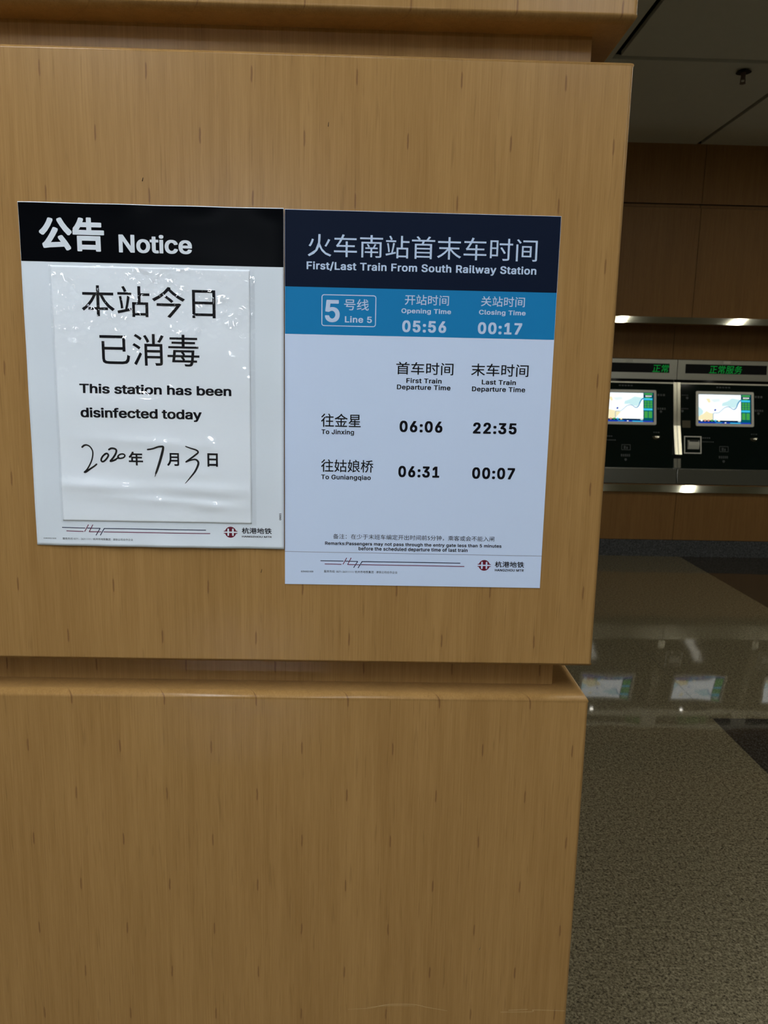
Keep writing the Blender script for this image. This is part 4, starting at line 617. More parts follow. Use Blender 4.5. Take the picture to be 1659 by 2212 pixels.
wf.box((seams[0], WY + 0.02, NZ1 + 0.01), (seams[-1], NY + 0.02, NZ1 + 0.05), 0)
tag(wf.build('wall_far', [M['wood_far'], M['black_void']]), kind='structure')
sk = MB().box((seams[0], WY - 0.004, 0.0), (seams[-1], WY + 0.02, 0.147))
tag(sk.build('baseboard_far', M['granite_skirt']), kind='structure')


def rail(name, z0, z1, depth, lean):
    """slim steel moulding whose face leans back toward its top"""
    n = 8
    prof = [(WY + 0.03, z0)] + [(WY - depth + lean * i / n, z0 + (z1 - z0) * i / n) for i in range(n + 1)] + [(WY + 0.03, z1)]
    mb = MB().prism_x([(y, z) for y, z in reversed(prof)], seams[0], seams[-1])
    return tag(mb.build(name, M['rail'], smooth=False), kind='structure')


rail('trim_1', 2.0, 2.054, 0.014, 0.0105)
rail('trim_2', 0.577, 0.636, 0.032, 0.0275)

# ------------------------------------------------------------------ pillar clad in laminate
PX0, PX1, PY = -0.86, 0.3815, 1.2255       # left, right and front faces
PYB = PY + 1.24
pillar = thing('clad_pillar', ((PX0 + PX1) / 2, (PY + PYB) / 2, 0),
               'square pillar clad in pale maple laminate panels with shadow gaps, papers taped on it', 'pillar')


def rounded_panel(name, z0, z1, mat, r=0.008, rb=0.008):
    """folded panel ring: rounded top and bottom edges, crisp vertical arrises"""
    import bmesh
    bm = bmesh.new()
    bmesh.ops.create_cube(bm, size=1.0)
    for v in bm.verts:
        v.co = Vector((PX0 + (v.co.x + .5) * (PX1 - PX0), PY + (v.co.y + .5) * (PYB - PY), z0 + (v.co.z + .5) * (z1 - z0)))
    for zz, rr in ((z1, r), (z0, rb)):
        es = [e for e in bm.edges if all(abs(v.co.z - zz) < 1e-6 for v in e.verts)]
        bmesh.ops.bevel(bm, geom=es, offset=rr, segments=5, profile=0.5, affect='EDGES')
    es = [e for e in bm.edges if abs(e.verts[0].co.z - e.verts[1].co.z) > 0.3]
    bmesh.ops.bevel(bm, geom=es, offset=0.007, segments=4, profile=0.5, affect='EDGES')
    og = ORIGIN[pillar]
    bmesh.ops.translate(bm, verts=bm.verts, vec=-og)
    me = bpy.data.meshes.new(name)
    bm.to_mesh(me)
    bm.free()
    me.polygons.foreach_set('use_smooth', [True] * len(me.polygons))
    me.materials.append(mat)
    o = bpy.data.objects.new(name, me)
    COL.objects.link(o)
    o.parent = pillar
    ORIGIN[o] = og
    wn = o.modifiers.new('normals', 'WEIGHTED_NORMAL')
    wn.keep_sharp = True
    return o


low = rounded_panel('panel', 0.06, 0.9745, M['wood_low'], r=0.013)
mid = rounded_panel('panel', 1.028, 1.9675, M['wood_mid'], r=0.006, rb=0.006)
top = rounded_panel('panel', 2.021, CEIL_Z - 0.002, M['wood_top'], rb=0.012)
IN = 0.052
MB().box((PX0 + IN, PY + IN, 0.0), (PX1 - IN, PYB - IN, CEIL_Z - 0.004)).build('recess_core', M['wood_core'], pillar)

face = lambda x, z: PY
sc_ = MB()
onto(sc_, stroke([(-.021, .3645), (.0199, .3676), (.0451, .3739), (.0703, .3758), (.1019, .3749), (.1242, .3696), (.1609, .3626)], [.0002, .0005, .0007, .0007, .0006, .0006, .0003]), face, 0.0002)
onto(sc_, stroke([(.0152, .369), (.0451, .3721), (.0704, .373), (.102, .3724)], [.0002, .0005, .0005, .0002]), face, 0.0002)
onto(sc_, stroke([(.2594, .3602), (.3103, .3612), (.3198, .3627), (.3213, .3653), (.3772, .3634)], .0005), face, 0.0002)
onto(sc_, stroke([(.2736, .3643), (.3085, .3663)], .0005), face, 0.0002)
onto(sc_, stroke([(.214, .4865), (.2155, .4915), (.2165, .4935)], [.0004, .0012, .0004]), face, 0.0002)
tag(sc_.build('tape_residue', M['scratch'], low), 'pale thin scratches left by removed tape')
nk = MB()
onto(nk, stroke([(-.3459, 1.7875), (-.3470, 1.7829)], [.0008, .0012]), face, 0.0002)
onto(nk, stroke([(-.0691, 1.8724), (-.0697, 1.8666)], [.0006, .0010]), face, 0.0002)
onto(nk, stroke([(-.172, 1.1875), (-.1735, 1.182)], [.0006, .0009]), face, 0.0002)
tag(nk.build('scuff_mark', M['ink'], mid), 'short dark scuff marks')

# ------------------------------------------------------------------ printed footer marks shared by both posters
def footer(parent, surf, dark, crim, logo, lm):
    """dark and crimson rule with its slanted H motif, and the round maroon station emblem"""
    d = MB()
    for p, q in dark:
        onto(d, bar(p, q, 0.0013), surf, 0.0002)
    d.build('dark_rule', M['navy_line'], parent)
    c = MB()
    for p, q in crim:
        onto(c, bar(p, q, 0.0012), surf, 0.00025)
    c.build('crimson_rule', M['crimson_ink'], parent)
    cx, cz, r, hw = logo
    e = MB()
    gap, cap = r * 0.13, r * 0.15
    for sgn in (1, -1):
        out = []
        a0 = math.asin(0.30)
        # half disc with a pointed wing at each side, cut above the white cross bar
        out.append((-hw, sgn * gap))
        out.append((-hw * 0.985, sgn * (gap + r * 0.10)))
        for i in range(25):
            a = math.pi - a0 - (math.pi - 2 * a0) * i / 24
            out.append((r * 1.0 * math.cos(a), sgn * r * math.sin(a)))
        out.append((hw * 0.985, sgn * (gap + r * 0.10)))
        out.append((hw, sgn * gap))
        poly = [(cx + x, cz + z) for x, z in out]
        e_v, e_f = poly, [tuple(range(len(poly)))]
        onto(e, (e_v, e_f), surf, 0.0002, 0)
    for s in (-1, 1):                                      # the two white uprights of the H
        xx = cx + s * r * 0.42
        cv, cf = [], []
        for k in range(24):
            a = 2 * math.pi * k / 24
            cv.append((xx + cap * math.cos(a), cz + (r * 0.52 if math.sin(a) >= 0 else -r * 0.52) + cap * math.sin(a)))
        onto(e, (cv, [tuple(range(24))]), surf, 0.0003, 1)
    e.build('emblem', [M['maroon_ink'], lm], parent)


# ------------------------------------------------------------------ left poster (notice)
LX0, LX1, LZ0, LZ1 = -0.5335, -0.1355, 1.2224, 1.7487


def left_surf(x, z):
    t = max(0.0, min(1.0, (1.262 - z) / 0.04))
    u = (x - LX0) / (LX1 - LX0)
    b = t * t * (0.0022 * max(0.0, math.sin(u * 3.1416 * 1.15 - 0.1)) + 0.0012 * math.sin(u * 15) ** 2)
    t2 = max(0.0, min(1.0, (z - 1.72) / 0.03))
    b += t2 * t2 * 0.0010 * (1 + math.sin(u * 21))
    t3 = max(0.0, min(1.0, (u - 0.93) / 0.07))
    b += 0.0014 * t3 * t3 + 0.0004 * math.sin(z * 40 + u * 5)
    return PY - 0.0018 - b


notice = thing('notice_poster', ((LX0 + LX1) / 2, PY, LZ0), 'white notice poster with a black header band reading Notice, taped on the pillar', 'poster')
mb = MB()
V, F = grid(LX0, LX1, LZ0, LZ1, 90, 120)
sheet_mesh(mb, LX0, LX1, LZ0, LZ1, 90, 120, left_surf, 0.0005)
mb.build('sheet', [M['paper'], M['paper_edge']], notice, smooth=True)
mb = MB()
onto(mb, grid(LX0 + 0.0004, LX1 - 0.0004, 1.6632, LZ1 - 0.0009, 90, 24), left_surf, 0.00012)
mb.build('header_band', M['black_ink'], notice, smooth=True)

LINES = [
    ('L', 'c', '公告', -504.0, -406.5, 1679.3, 1728.3),
    ('L', 'l', 'Notice', -385.0, -274.6, 1678.8, 1705.8),
    ('S', 'c', '本站今日', -444.7, -240.5, 1584.0, 1630.4),
    ('S', 'c', '已消毒', -419.7, -266.4, 1510.9, 1559.2),
    ('S', 'l', 'This station has been', -454.0, -217.8, 1466.5, 1481.6),
    ('S', 'l', 'disinfected today', -453.9, -264.8, 1425.2, 1444.8),
    ('S', 'c', '年', -381.4, -358.8, 1354.6, 1376.5),
    ('S', 'c', '月', -320.6, -301.8, 1355.0, 1375.6),
    ('S', 'c', '日', -257.0, -240.4, 1354.9, 1376.3),
    ('L', 'c', '服务热线 0571 - 26311111 / 杭州市地铁集团 · 港铁公司合作企业', -491.9, -378.9, 1232.0, 1235.6),
    ('L', 'c', '杭港地铁官方微博', -522.7, -502.4, 1232.6, 1234.8),
    ('L', 'c', '杭港地铁', -203.8, -155.5, 1246.8, 1256.6),
    ('L', 'l', 'HANGZHOU MTR', -203.6, -155.6, 1240.6, 1243.4),
    ('R', 'c', '火车南站首末车时间', -99.3, 251.9, 1680.6, 1713.7),
    ('R', 'l', 'First/Last Train From South Railway Station', -100.9, 252.0, 1658.5, 1673.3),
    ('R', 'l', '5', -72.2, -49.6, 1583.3, 1616.8),
    ('R', 'c', '号线', -42.8, -4.7, 1601.9, 1618.8),
    ('R', 'l', 'Line 5', -41.4, 0.4, 1583.4, 1593.2),
    ('R', 'c', '开站时间', 50.9, 118.9, 1612.1, 1627.4),
    ('R', 'l', 'Opening Time', 45.8, 122.8, 1597.7, 1606.8),
    ('R', 'l', '05:56', 47.7, 116.1, 1570.8, 1588.7),
    ('R', 'c', '关站时间', 168.8, 236.7, 1612.6, 1627.7),
    ('R', 'l', 'Closing Time', 166.2, 238.8, 1598.3, 1607.4),
    ('R', 'l', '00:17', 165.5, 234.4, 1570.7, 1588.6),
    ('K', 'c', '首车时间', 39.8, 129.7, 1506.2, 1525.4),
    ('K', 'l', 'First Train', 56.3, 111.8, 1493.0, 1500.8),
    ('K', 'l', 'Departure Time', 41.7, 126.2, 1481.0, 1490.6),
    ('K', 'c', '末车时间', 157.8, 248.0, 1506.2, 1525.5),
    ('K', 'l', 'Last Train', 175.2, 229.1, 1493.2, 1500.9),
    ('K', 'l', 'Departure Time', 160.1, 244.4, 1480.4, 1490.1),
    ('K', 'c', '往金星', -77.0, -14.2, 1421.7, 1442.8),
    ('K', 'l', 'To Jinxing', -76.3, -24.7, 1408.3, 1417.9),
    ('K', 'l', '06:06', 47.4, 115.7, 1415.9, 1434.0),
    ('K', 'l', '22:35', 164.4, 234.0, 1415.7, 1433.6),
    ('K', 'c', '往姑娘桥', -76.5, 6.9, 1349.9, 1370.2),
    ('K', 'l', 'To Guniangqiao', -76.3, 3.3, 1336.1, 1345.7),
    ('K', 'l', '06:31', 47.2, 113.2, 1343.7, 1362.0),
    ('K', 'l', '00:07', 165.9, 234.8, 1343.3, 1362.0),
    ('K', 'c', '备注：在少于末班车编定开出时间前5分钟，乘客或会不能入闸', -56.2, 206.6, 1240.5, 1249.1),
    ('K', 'l', 'Remarks:Passengers may not pass through the entry gate less than 5 minutes', -69.1, 218.9, 1229.1, 1236.1),
    ('K', 'l', 'before the scheduled departure time of last train', -14.4, 163.8, 1220.9, 1228.4),
    ('K', 'c', '服务热线  0571-26311111/ 杭州市地铁集团 · 港铁公司合作企业', -70.5, 49.7, 1184.0, 1188.2),
    ('K', 'c', '杭港地铁官方微博', -108.2, -88.0, 1183.7, 1187.0),
    ('K', 'c', '杭港地铁', 209.6, 257.7, 1197.6, 1207.7),
    ('K', 'l', 'HANGZHOU MTR', 210.0, 257.5, 1190.9, 1195.0),
]
BOLD = {'首车时间': 0.006, '末车时间': 0.006, '往金星': 0.006, '往姑娘桥': 0.006, '年': 0.022, '月': 0.022, '日': 0.026}


def lettering(which, surf, lift, mat, parent, name='lettering', pick=None):
    """every printed line is a part of its poster"""
    for w, k, t, a, b, c, d in LINES:
        if w != which or (pick and not pick(t)):
            continue
        x0, x1, z0, z1 = a / 1000, b / 1000, c / 1000, d / 1000
        if k == 'l' or t in ('公告', '杭港地铁'):
            vf = latin(t, 0.075, 0.010) if t[0].isdigit() and len(t) == 5 else latin(t, 0.03 if which in 'RK' else 0.0, 0.002 if which == 'S' else 0.0)
        else:
            vf = cjk(t, BOLD.get(t, 0.003 if which == 'S' else (0.006 if c - d > -25 and d - c > 12 else 0.0)))
        onto(MB(), fitted(vf, x0, x1, z0, z1), surf, lift).build(name, mat, parent)


head = lambda t: t in ('公告', 'Notice')
lettering('L', left_surf, 0.0003, M['white_ink'], notice, 'title_lettering', head)
lettering('L', left_surf, 0.0002, M['ink'], notice, 'lettering', lambda t: not head(t))
mb = MB()
onto(mb, fitted(latin('GN001'), -.1432, -.1400, 1.2700, 1.2817, turn=True), left_surf, 0.0002)
mb.build('print_code', M['ink'], notice)
mm = lambda *q: [tuple(v / 1000 for v in p) for p in q]
footer(notice, left_surf,
       [mm((-492.2, 1251.9), (-455.1, 1251.5)), mm((-451.8, 1251.6), (-431.5, 1251.5)), mm((-431.0, 1252.0), (-438.3, 1239.9)), mm((-431.4, 1240.0), (-424.3, 1252.0)), mm((-424.8, 1251.5), (-261.5, 1251.4))],
       [mm((-485.4, 1246.4), (-457.9, 1246.0)), mm((-456.4, 1245.6), (-449.5, 1257.4)), mm((-442.6, 1257.4), (-449.2, 1245.3)), mm((-449.2, 1245.8), (-429.4, 1245.8)), mm((-425.9, 1245.9), (-254.7, 1246.0))],
       (-.2219, 1.2488, .0090, .0111), M['paper'])

# printed sheet and the clear pocket it sits in, taped on the notice poster
SX0, SX1, SZ0, SZ1 = -0.4895, -0.1876, 1.2632, 1.6580


def sheet_surf(x, z):
    w = 0.0
    for cx, cz, sx, sz, h in ((-.44, 1.320, .07, .010, .0016), (-.27, 1.318, .08, .011, .0014), (-.35, 1.392, .10, .008, .0007), (-.40, 1.455, .09, .02, .0007), (-.25, 1.29, .03, .008, .0009), (-.33, 1.298, .12, .007, .0008), (-.30, 1.345, .05, .012, .0007)):
        w += 1.7 * h * math.exp(-((x - cx) / sx) ** 2 - ((z - cz + 0.05 * (x - cx)) / sz) ** 2)
    w += 0.00012 * math.sin(x * 90 + 3 * math.sin(z * 31)) * math.sin(z * 70)
    return left_surf(x, min(max(z, 1.266), 1.715)) - 0.0006 - w


def film_surf(x, z):
    e = min((x - FX0) / 0.02, (FX1 - x) / 0.012, (z - FZ0) / 0.02, (FZ1 - z) / 0.02, 1.0)
    return sheet_surf(x, z) - 0.0005 - 0.0005 * max(e, 0.0) ** 0.5 - 0.0004 * (1 + math.sin(23 * x + 5 * math.sin(19 * z)))


FX0, FX1, FZ0, FZ1 = -0.4922, -0.1800, 1.2606, 1.6592
paper = thing('printed_sheet', ((SX0 + SX1) / 2, PY, SZ0), 'printed disinfection notice sheet with a handwritten date, inside a clear plastic pocket', 'paper sheet')
mb = MB()
sheet_mesh(mb, SX0, SX1, SZ0, SZ1, 110, 140, sheet_surf, 0.0002, 0, 0)
mb.build('sheet', M['sheet'], paper, smooth=True)
lettering('S', sheet_surf, 0.00015, M['ink'], paper)
HAND = [
    ([(-453.9, 1382.2), (-450.8, 1384.8), (-446.5, 1385.5), (-441.5, 1382.8), (-437.9, 1376.3), (-438.1, 1368.2), (-441.1, 1358.6), (-447.4, 1347.4), (-452.3, 1342.2)], [3.0, 3, 2.4, 2.2, 2.2, 2.2, 2.2, 2.4, 2.6]),
    ([(-452.3, 1342.2), (-449.8, 1342.7), (-443.1, 1347.5), (-436.3, 1352.1), (-432.6, 1355.2)], [2.6, 3, 2.8, 2.6, 2.6]),
    ([(-418.0, 1372.3), (-422.6, 1367.8), (-425.0, 1362.6), (-423.6, 1359.7), (-420.0, 1360.8), (-415.4, 1365.7), (-413.3, 1370.2), (-415.8, 1372.8), (-418.8, 1371.2)], 2.8),
    ([(-412.0, 1379.0), (-408.3, 1381.0), (-403.2, 1380.6), (-400.4, 1377.8), (-402.1, 1371.9), (-406.7, 1365.2), (-410.5, 1360.7), (-406.1, 1361.5), (-401.7, 1363.5)], 3.0),
    ([(-397.2, 1366.8), (-398.6, 1368.0), (-395.6, 1371.3), (-390.4, 1372.4), (-387.3, 1370.2), (-389.2, 1367.0), (-394.3, 1365.4), (-398.7, 1365.6), (-400.9, 1364.5)], 2.4),
    ([(-350.9, 1380.2), (-342.9, 1381.8), (-334.1, 1384.9), (-328.0, 1385.6)], [2.6, 2.6, 2.8, 3.2]),
    ([(-327.5, 1385.6), (-326.2, 1383.8), (-328.6, 1374.0), (-332.6, 1360.7), (-336.6, 1348.9), (-339.2, 1342.5)], [3.2, 3.4, 4.0, 4.0, 3.6, 2.6]),
    ([(-339.2, 1342.5), (-340.2, 1338.8), (-341.3, 1336.9)], [1.6, 1.0, 0.4]),
    ([(-290.8, 1386.5), (-283.2, 1383.7), (-274.5, 1381.0), (-271.4, 1377.4), (-276.1, 1372.9), (-285.0, 1366.1), (-290.7, 1361.9)], [1.6, 2.2, 2.6, 2.6, 2.8, 2.8, 2.6]),
    ([(-290.7, 1361.9), (-283.6, 1364.6), (-276.3, 1366.0), (-271.9, 1362.7), (-271.8, 1357.5), (-276.6, 1347.1), (-284.2, 1337.3), (-292.5, 1327.5)], [2.6, 2.2, 2.6, 3.2, 3.4, 3.0, 2.2, 0.8]),
]
for digit in ((0, 1), (2,), (3,), (4,), (5, 6, 7), (8, 9)):
    mb = MB()
    for q in digit:
        pts, w = HAND[q]
        ww = [s / 1000 for s in w] if isinstance(w, list) else w / 1000
        onto(mb, stroke(mm(*pts), ww), sheet_surf, 0.0002)
    tag(mb.build('handwritten_digit', M['marker'], paper), 'date digit written in black marker')
mb = MB()
onto(mb, grid(FX0, FX1, FZ0, FZ1, 120, 150), film_surf, 0.0)
pocket = mb.build('plastic_pocket', M['film'], None, smooth=True)
tag(pocket, 'clear plastic document pocket with sparkling wrinkles, taped below the black Notice header', 'document pocket')

# ------------------------------------------------------------------ right poster (timetable)
RX0, RX1, RZ0, RZ1 = -0.1342, 0.2858, 1.1637, 1.7481
right_surf = lambda x, z: PY - 0.0010
table = thing('timetable_poster', ((RX0 + RX1) / 2, PY, RZ0), 'train timetable poster with navy title and blue band, stuck on the pillar', 'poster')
mb = MB()
sheet_mesh(mb, RX0, RX1, RZ0, RZ1, 8, 8, right_surf, 0.0008)
mb.build('sheet', [M['blue_paper'], M['paper_edge']], table)
mb = MB()
onto(mb, grid(RX0 + 0.0004, RX1 - 0.0004, 1.6353, RZ1 - 0.0006, 2, 2), right_surf, 0.00012)
mb.build('title_band', M['navy_ink'], table)
mb = MB()
onto(mb, grid(RX0 + 0.0004, RX1 - 0.0004, 1.5643, 1.6353, 2, 2), right_surf, 0.00012)
mb.build('blue_band', M['blue_ink'], table)
lettering('R', right_surf, 0.0003, M['cool_ink'], table, 'title_lettering')
mb = MB()
bx0, bx1, bz0, bz1, rr, tw = -.0777, .0067, 1.5773, 1.6250, .0042, .00135
ring = []
for (cx, cz, a0) in ((bx1 - rr, bz1 - rr, 0), (bx0 + rr, bz1 - rr, 90), (bx0 + rr, bz0 + rr, 180), (bx1 - rr, bz0 + rr, 270)):
    for k in range(7):
        a = math.radians(a0 + 15 * k)
        ring.append((cx, cz, math.cos(a), math.sin(a)))
V = [(cx + rr * c, cz + rr * s) for cx, cz, c, s in ring] + [(cx + (rr - tw) * c, cz + (rr - tw) * s) for cx, cz, c, s in ring]
n = len(ring)
onto(mb, (V, [(i, (i + 1) % n, n + (i + 1) % n, n + i) for i in range(n)]), right_surf, 0.0003)
mb.build('line_box', M['cool_ink'], table)
lettering('K', right_surf, 0.0002, M['ink'], table)
mb = MB()
onto(mb, bar((RX0, 1.2183), (RX1, 1.2178), 0.0009), right_surf, 0.00015)
mb.build('fold_line', M['grey_ink'], table)
footer(table, right_surf,
       [mm((-76.4, 1203.7), (-38.8, 1203.8)), mm((-35.8, 1203.8), (-16.0, 1203.6)), mm((-15.4, 1204.0), (-22.1, 1192.9)), mm((-14.9, 1192.5), (-8.1, 1204.1)), mm((-8.7, 1203.6), (152.6, 1203.6))],
       [mm((-69.4, 1198.5), (-42.0, 1198.3)), mm((-39.6, 1198.3), (-33.5, 1209.4)), mm((-26.3, 1209.6), (-32.1, 1197.8)), mm((-32.1, 1198.2), (-12.4, 1198.1)), mm((-10.1, 1198.4), (159.4, 1198.2))],
       (.1920, 1.2006, .0090, .0110), M['blue_paper'])

# ------------------------------------------------------------------ ticket machines in the niche
SY, SZ_ = -0.2192, -0.9757                    # down the sloped front, in (y, z)
PITCH_U = 0.862
TY, TZ = 6.795, 1.515


def ticket_machine(x0, label, led, screen_shift):
    g = 'ticket machines in the far wall'
    t = thing('ticket_machine', (x0 + PITCH_U / 2, 6.78, 0.640), label, 'ticket machine', g)
    x1 = x0 + PITCH_U

    def S(u, d, h):
        """u along the front, d down the slope, h out of it"""
        return (x0 + u, TY + SY * d - 0.9757 * h, TZ + SZ_ * d + 0.2192 * h)

    def plate(mb, u0, u1, d0, d1, h0, h1, mat=0):
        v = [S(u, d, h) for h in (h0, h1) for (u, d) in ((u0, d0), (u1, d0), (u1, d1), (u0, d1))]
        mb.add(v, [(0, 1, 2, 3), (7, 6, 5, 4), (0, 4, 5, 1), (1, 5, 6, 2), (2, 6, 7, 3), (3, 7, 4, 0)], mat)
        return mb

    def flat(mb, pts, h, mat=0):
        mb.add([S(u, d, h) for u, d in pts], [tuple(reversed(range(len(pts))))], mat)
        return mb

    g2 = 0.0025
    # housing: sloped shell behind the glass; hood above, plinth below
    MB().prism_x([(6.93, 0.642), (6.93, 1.553), (6.86, 1.553), (6.86, 1.515), (TY, 1.515), (6.628, 0.773), (6.634, 0.76), (6.634, 0.642)][::-1], x0 + g2, x1 - g2).build('housing', M['steel'], t)
    hood = MB().prism_x([(6.93, 1.555), (6.93, 1.716), (6.812, 1.716), (6.807, 1.711), (6.794, 1.541), (6.799, 1.541), (6.801, 1.555)], x0 + g2, x1 - g2).build('display_hood', M['steel'], t)
    MB().prism_x([(6.64, 0.642), (6.64, 0.772), (6.622, 0.773), (6.618, 0.770), (6.603, 0.642)][::-1], x0 + g2, x1 - g2).build('plinth', M['plinth_steel'], t, bevel=0.002)
    MB().box((x0 + g2, 6.858, 1.517), (x1 - g2, 6.86, 1.5535)).build('painted_gap_shade', M['black_plastic'], t)  # black plate stands in for the shade under the hood
    mb = MB()
    ly = lambda z: 6.807 - 0.013 * (1.711 - z) / 0.17
    v = [(x0 + 0.071, ly(1.597) - 0.0015, 1.597), (x1 - 0.071, ly(1.597) - 0.0015, 1.597), (x1 - 0.071, ly(1.677) - 0.0015, 1.677), (x0 + 0.071, ly(1.677) - 0.0015, 1.677)]
    mb.add(v + [(x, y + 0.006, z) for x, y, z in v], [(0, 1, 2, 3), (4, 7, 6, 5), (0, 4, 5, 1), (1, 5, 6, 2), (2, 6, 7, 3), (3, 7, 4, 0)])
    disp = mb.build('led_display', M['black_plastic'], hood)
    mb = MB()
    txt, a, b, c, d = led
    onto(mb, fitted(cjk(txt), x0 + a, x0 + b, c, d, shear=0.14), lambda x, z: ly(z) - 0.0015, 0.0006)
    mb.build('led_lettering', M['led_green'], hood)
    mb = MB().box((x0 + 0.404, ly(1.69) - 0.002, 1.684), (x0 + 0.464, ly(1.69) + 0.01, 1.708))
    mb.build('hood_latch', M['slot_silver'], hood)
    # glass front
    mb = plate(MB(), 0.030, PITCH_U - 0.030, 0.014, 0.757, 0.0, 0.006)
    glass = mb.build('glass_front', M['black_glass'], t)
    mb = plate(MB(), 0.030, PITCH_U - 0.030, 0.002, 0.013, 0.0, 0.010)
    mb.build('glass_rail', M['steel'], t)
    # two upright trims, bowed, with a bracket below
    for u0 in (g2, PITCH_U - 0.030):
        mb = MB()
        n = 20
        for seg0, seg1, hb in ((0.0, 0.640, 0.022), (0.672, 0.752, 0.004)):
            base = len(mb.v)
            for i in range(n + 1):
                d_ = seg0 + (seg1 - seg0) * i / n
                hh = 0.010 + (0.034 * max(0.0, (i / n - 0.58) / 0.42) ** 1.25 if hb > .01 else 0.006)
                for uu in (u0, u0 + 0.0285):
                    mb.v.append(S(uu, d_, hh))
                    mb.v.append(S(uu, d_, -0.002))
            for i in range(n):
                k = base + 4 * i
                for q in ((k, k + 4, k + 6, k + 2), (k + 1, k + 3, k + 7, k + 5), (k, k + 1, k + 5, k + 4), (k + 2, k + 6, k + 7, k + 3)):
                    mb.f.append(q); mb.m.append(0)
            mb.f.append((base, base + 2, base + 3, base + 1)); mb.m.append(0)
            k = base + 4 * n
            mb.f.append((k, k + 1, k + 3, k + 2)); mb.m.append(0)
        plate(mb, u0, u0 + 0.0285, 0.638, 0.674, -0.002, 0.006, 1)
        mb.build('side_trim', [M['bright_steel'], M['black_plastic']], t)
    # touch screen
    fu0, fu1, fd0, fd1 = 0.166, 0.678, 0.074, 0.381
    su0, su1, sd0, sd1 = 0.186, 0.658, 0.096, 0.357
    mb = MB()
    o_, i_ = [], []
    for (cu, cd, a0, rad, dst) in ((fu1, fd0, 0, .012, o_), (fu0, fd0, 90, .012, o_), (fu0, fd1, 180, .012, o_), (fu1, fd1, 270, .012, o_), (su1, sd0, 0, .002, i_), (su0, sd0, 90, .002, i_), (su0, sd1, 180, .002, i_), (su1, sd1, 270, .002, i_)):
        sx = 1 if a0 in (0, 270) else -1
        sd = -1 if a0 in (0, 90) else 1
        for k in range(5):
            a = math.radians(a0 + 22.5 * k)
            dst.append((cu - sx * rad + rad * math.cos(a), cd - sd * rad - rad * math.sin(a)))
    n = len(o_)
    mb.add([S(u, d, 0.014) for u, d in o_] + [S(u, d, 0.014) for u, d in i_] + [S(u, d, 0.004) for u, d in o_] + [S(u, d, 0.007) for u, d in i_],
           [(i, (i + 1) % n, n + (i + 1) % n, n + i) for i in range(n)] + [(i, 2 * n + i, 2 * n + (i + 1) % n, (i + 1) % n) for i in range(n)] + [(n + i, n + (i + 1) % n, 3 * n + (i + 1) % n, 3 * n + i) for i in range(n)])
    fr = mb.build('screen_frame', M['silver'], t)
    mb = MB()
    P = lambda u, v: (su0 + (su1 - su0) * u, sd0 + (sd1 - sd0) * v)
    R = lambda u0, v0, u1, v1, h, m: flat(mb, [P(u0, v0), P(u1, v0), P(u1, v1), P(u0, v1)], h, m)
    k = [0.0070]

    def up_():
        k[0] += 0.0002
        return k[0]
    R(0, 0, 1, 1, up_(), 8)
    R(.012, .016, .806, .89, up_(), 0)
    s = screen_shift
    h = up_()
    flat(mb, [P(.012, .44), P(.06, .50), P(.10, .58), P(.09, .66), P(.04, .74), P(.012, .77)], h, 1)
    flat(mb, [P(.45, .40), P(.46, .30), P(.55, .24), P(.64, .14), P(.80, .18), P(.80, .22), P(.74, .33), P(.69, .47), P(.60, .43), P(.55, .39)], h, 1)
    flat(mb, [P(.24, .19), P(.40, .16), P(.42, .24), P(.30, .28)], h, 9)
    flat(mb, [P(.012, .76), P(.10, .68), P(.16, .58), P(.22 + s, .64), P(.29 + s, .66), P(.28, .89), P(.012, .89)], h, 2)
    flat(mb, [P(.15, .16), P(.22, .16), P(.24, .28), P(.20, .30)], h, 2)
    river = [(.285, .89), (.285, .74), (.287, .67), (.31, .64), (.38, .635), (.43, .57), (.49, .47), (.55, .425), (.60, .44), (.65, .50), (.685, .505), (.72, .44), (.75, .31), (.78, .23), (.815, .185)]
    wd = [.004, .004, .0036, .0032, .003, .003, .0034, .004, .0044, .005, .0062, .0076, .0088, .0094, .0098]
    rv, rf = stroke([P(*q) for q in river], wd, 5)
    mb.add([S(u, d, up_() if False else k[0] + 0.0002) for u, d in rv], [tuple(reversed(f_)) for f_ in rf], 3)
    k[0] += 0.0002
    h = up_()
    flat(mb, [P(.30, .545), P(.325, .50), P(.345, .53), P(.322, .585)], h, 7)
    R(.812, .0, .985, 1.0, h, 4)
    h = up_()
    R(.825, .02, .975, .075, h, 5); R(.82, .085, .975, .15, h, 8); R(.84, .155, .93, .19, h, 5)
    R(.81, .19, .975, .255, h, 6); R(.81, .535, .975, .60, h, 6)
    for i in range(3):
        for j in range(3):
            R(.825 + .053 * i, .275 + .085 * j, .868 + .053 * i, .348 + .085 * j, h, 5)
    for i in range(2):
        R(.825 + .08 * i, .63, .89 + .08 * i, .855, h, 5)
    R(.0, .895, .806, .94, h, 8); R(.0, .945, .985, 1.0, h, 7)
    h = up_()
    for i in range(6):
        R(.845 + .02 * i, .10, .858 + .02 * i, .14, h, 0)
    for i, m_ in enumerate((0, 10, 10, 5, 6, 2)):
        R(.05 + .065 * i, .87, .085 + .065 * i, .925, h, m_)
    R(.75, .90, .80, .93, h, 1); R(.33, .96, .45, .975, h, 6); R(.5, .955, .53, .98, h, 0); R(.6, .96, .80, .99, h, 6)
    mb.build('display', SCREEN, fr)
    # bank-note slot, coin cup, sticker and the faint printed symbols on the glass
    mb = MB()
    for a_, b_, c_, d_ in ((.062, .214, .472, .480), (.062, .214, .617, .625), (.062, .070, .480, .617), (.206, .214, .480, .617)):
        plate(mb, a_, b_, c_, d_, 0.006, 0.012)
    slot = mb.build('banknote_slot', M['silver'], t)
    mb = MB()
    n = 8
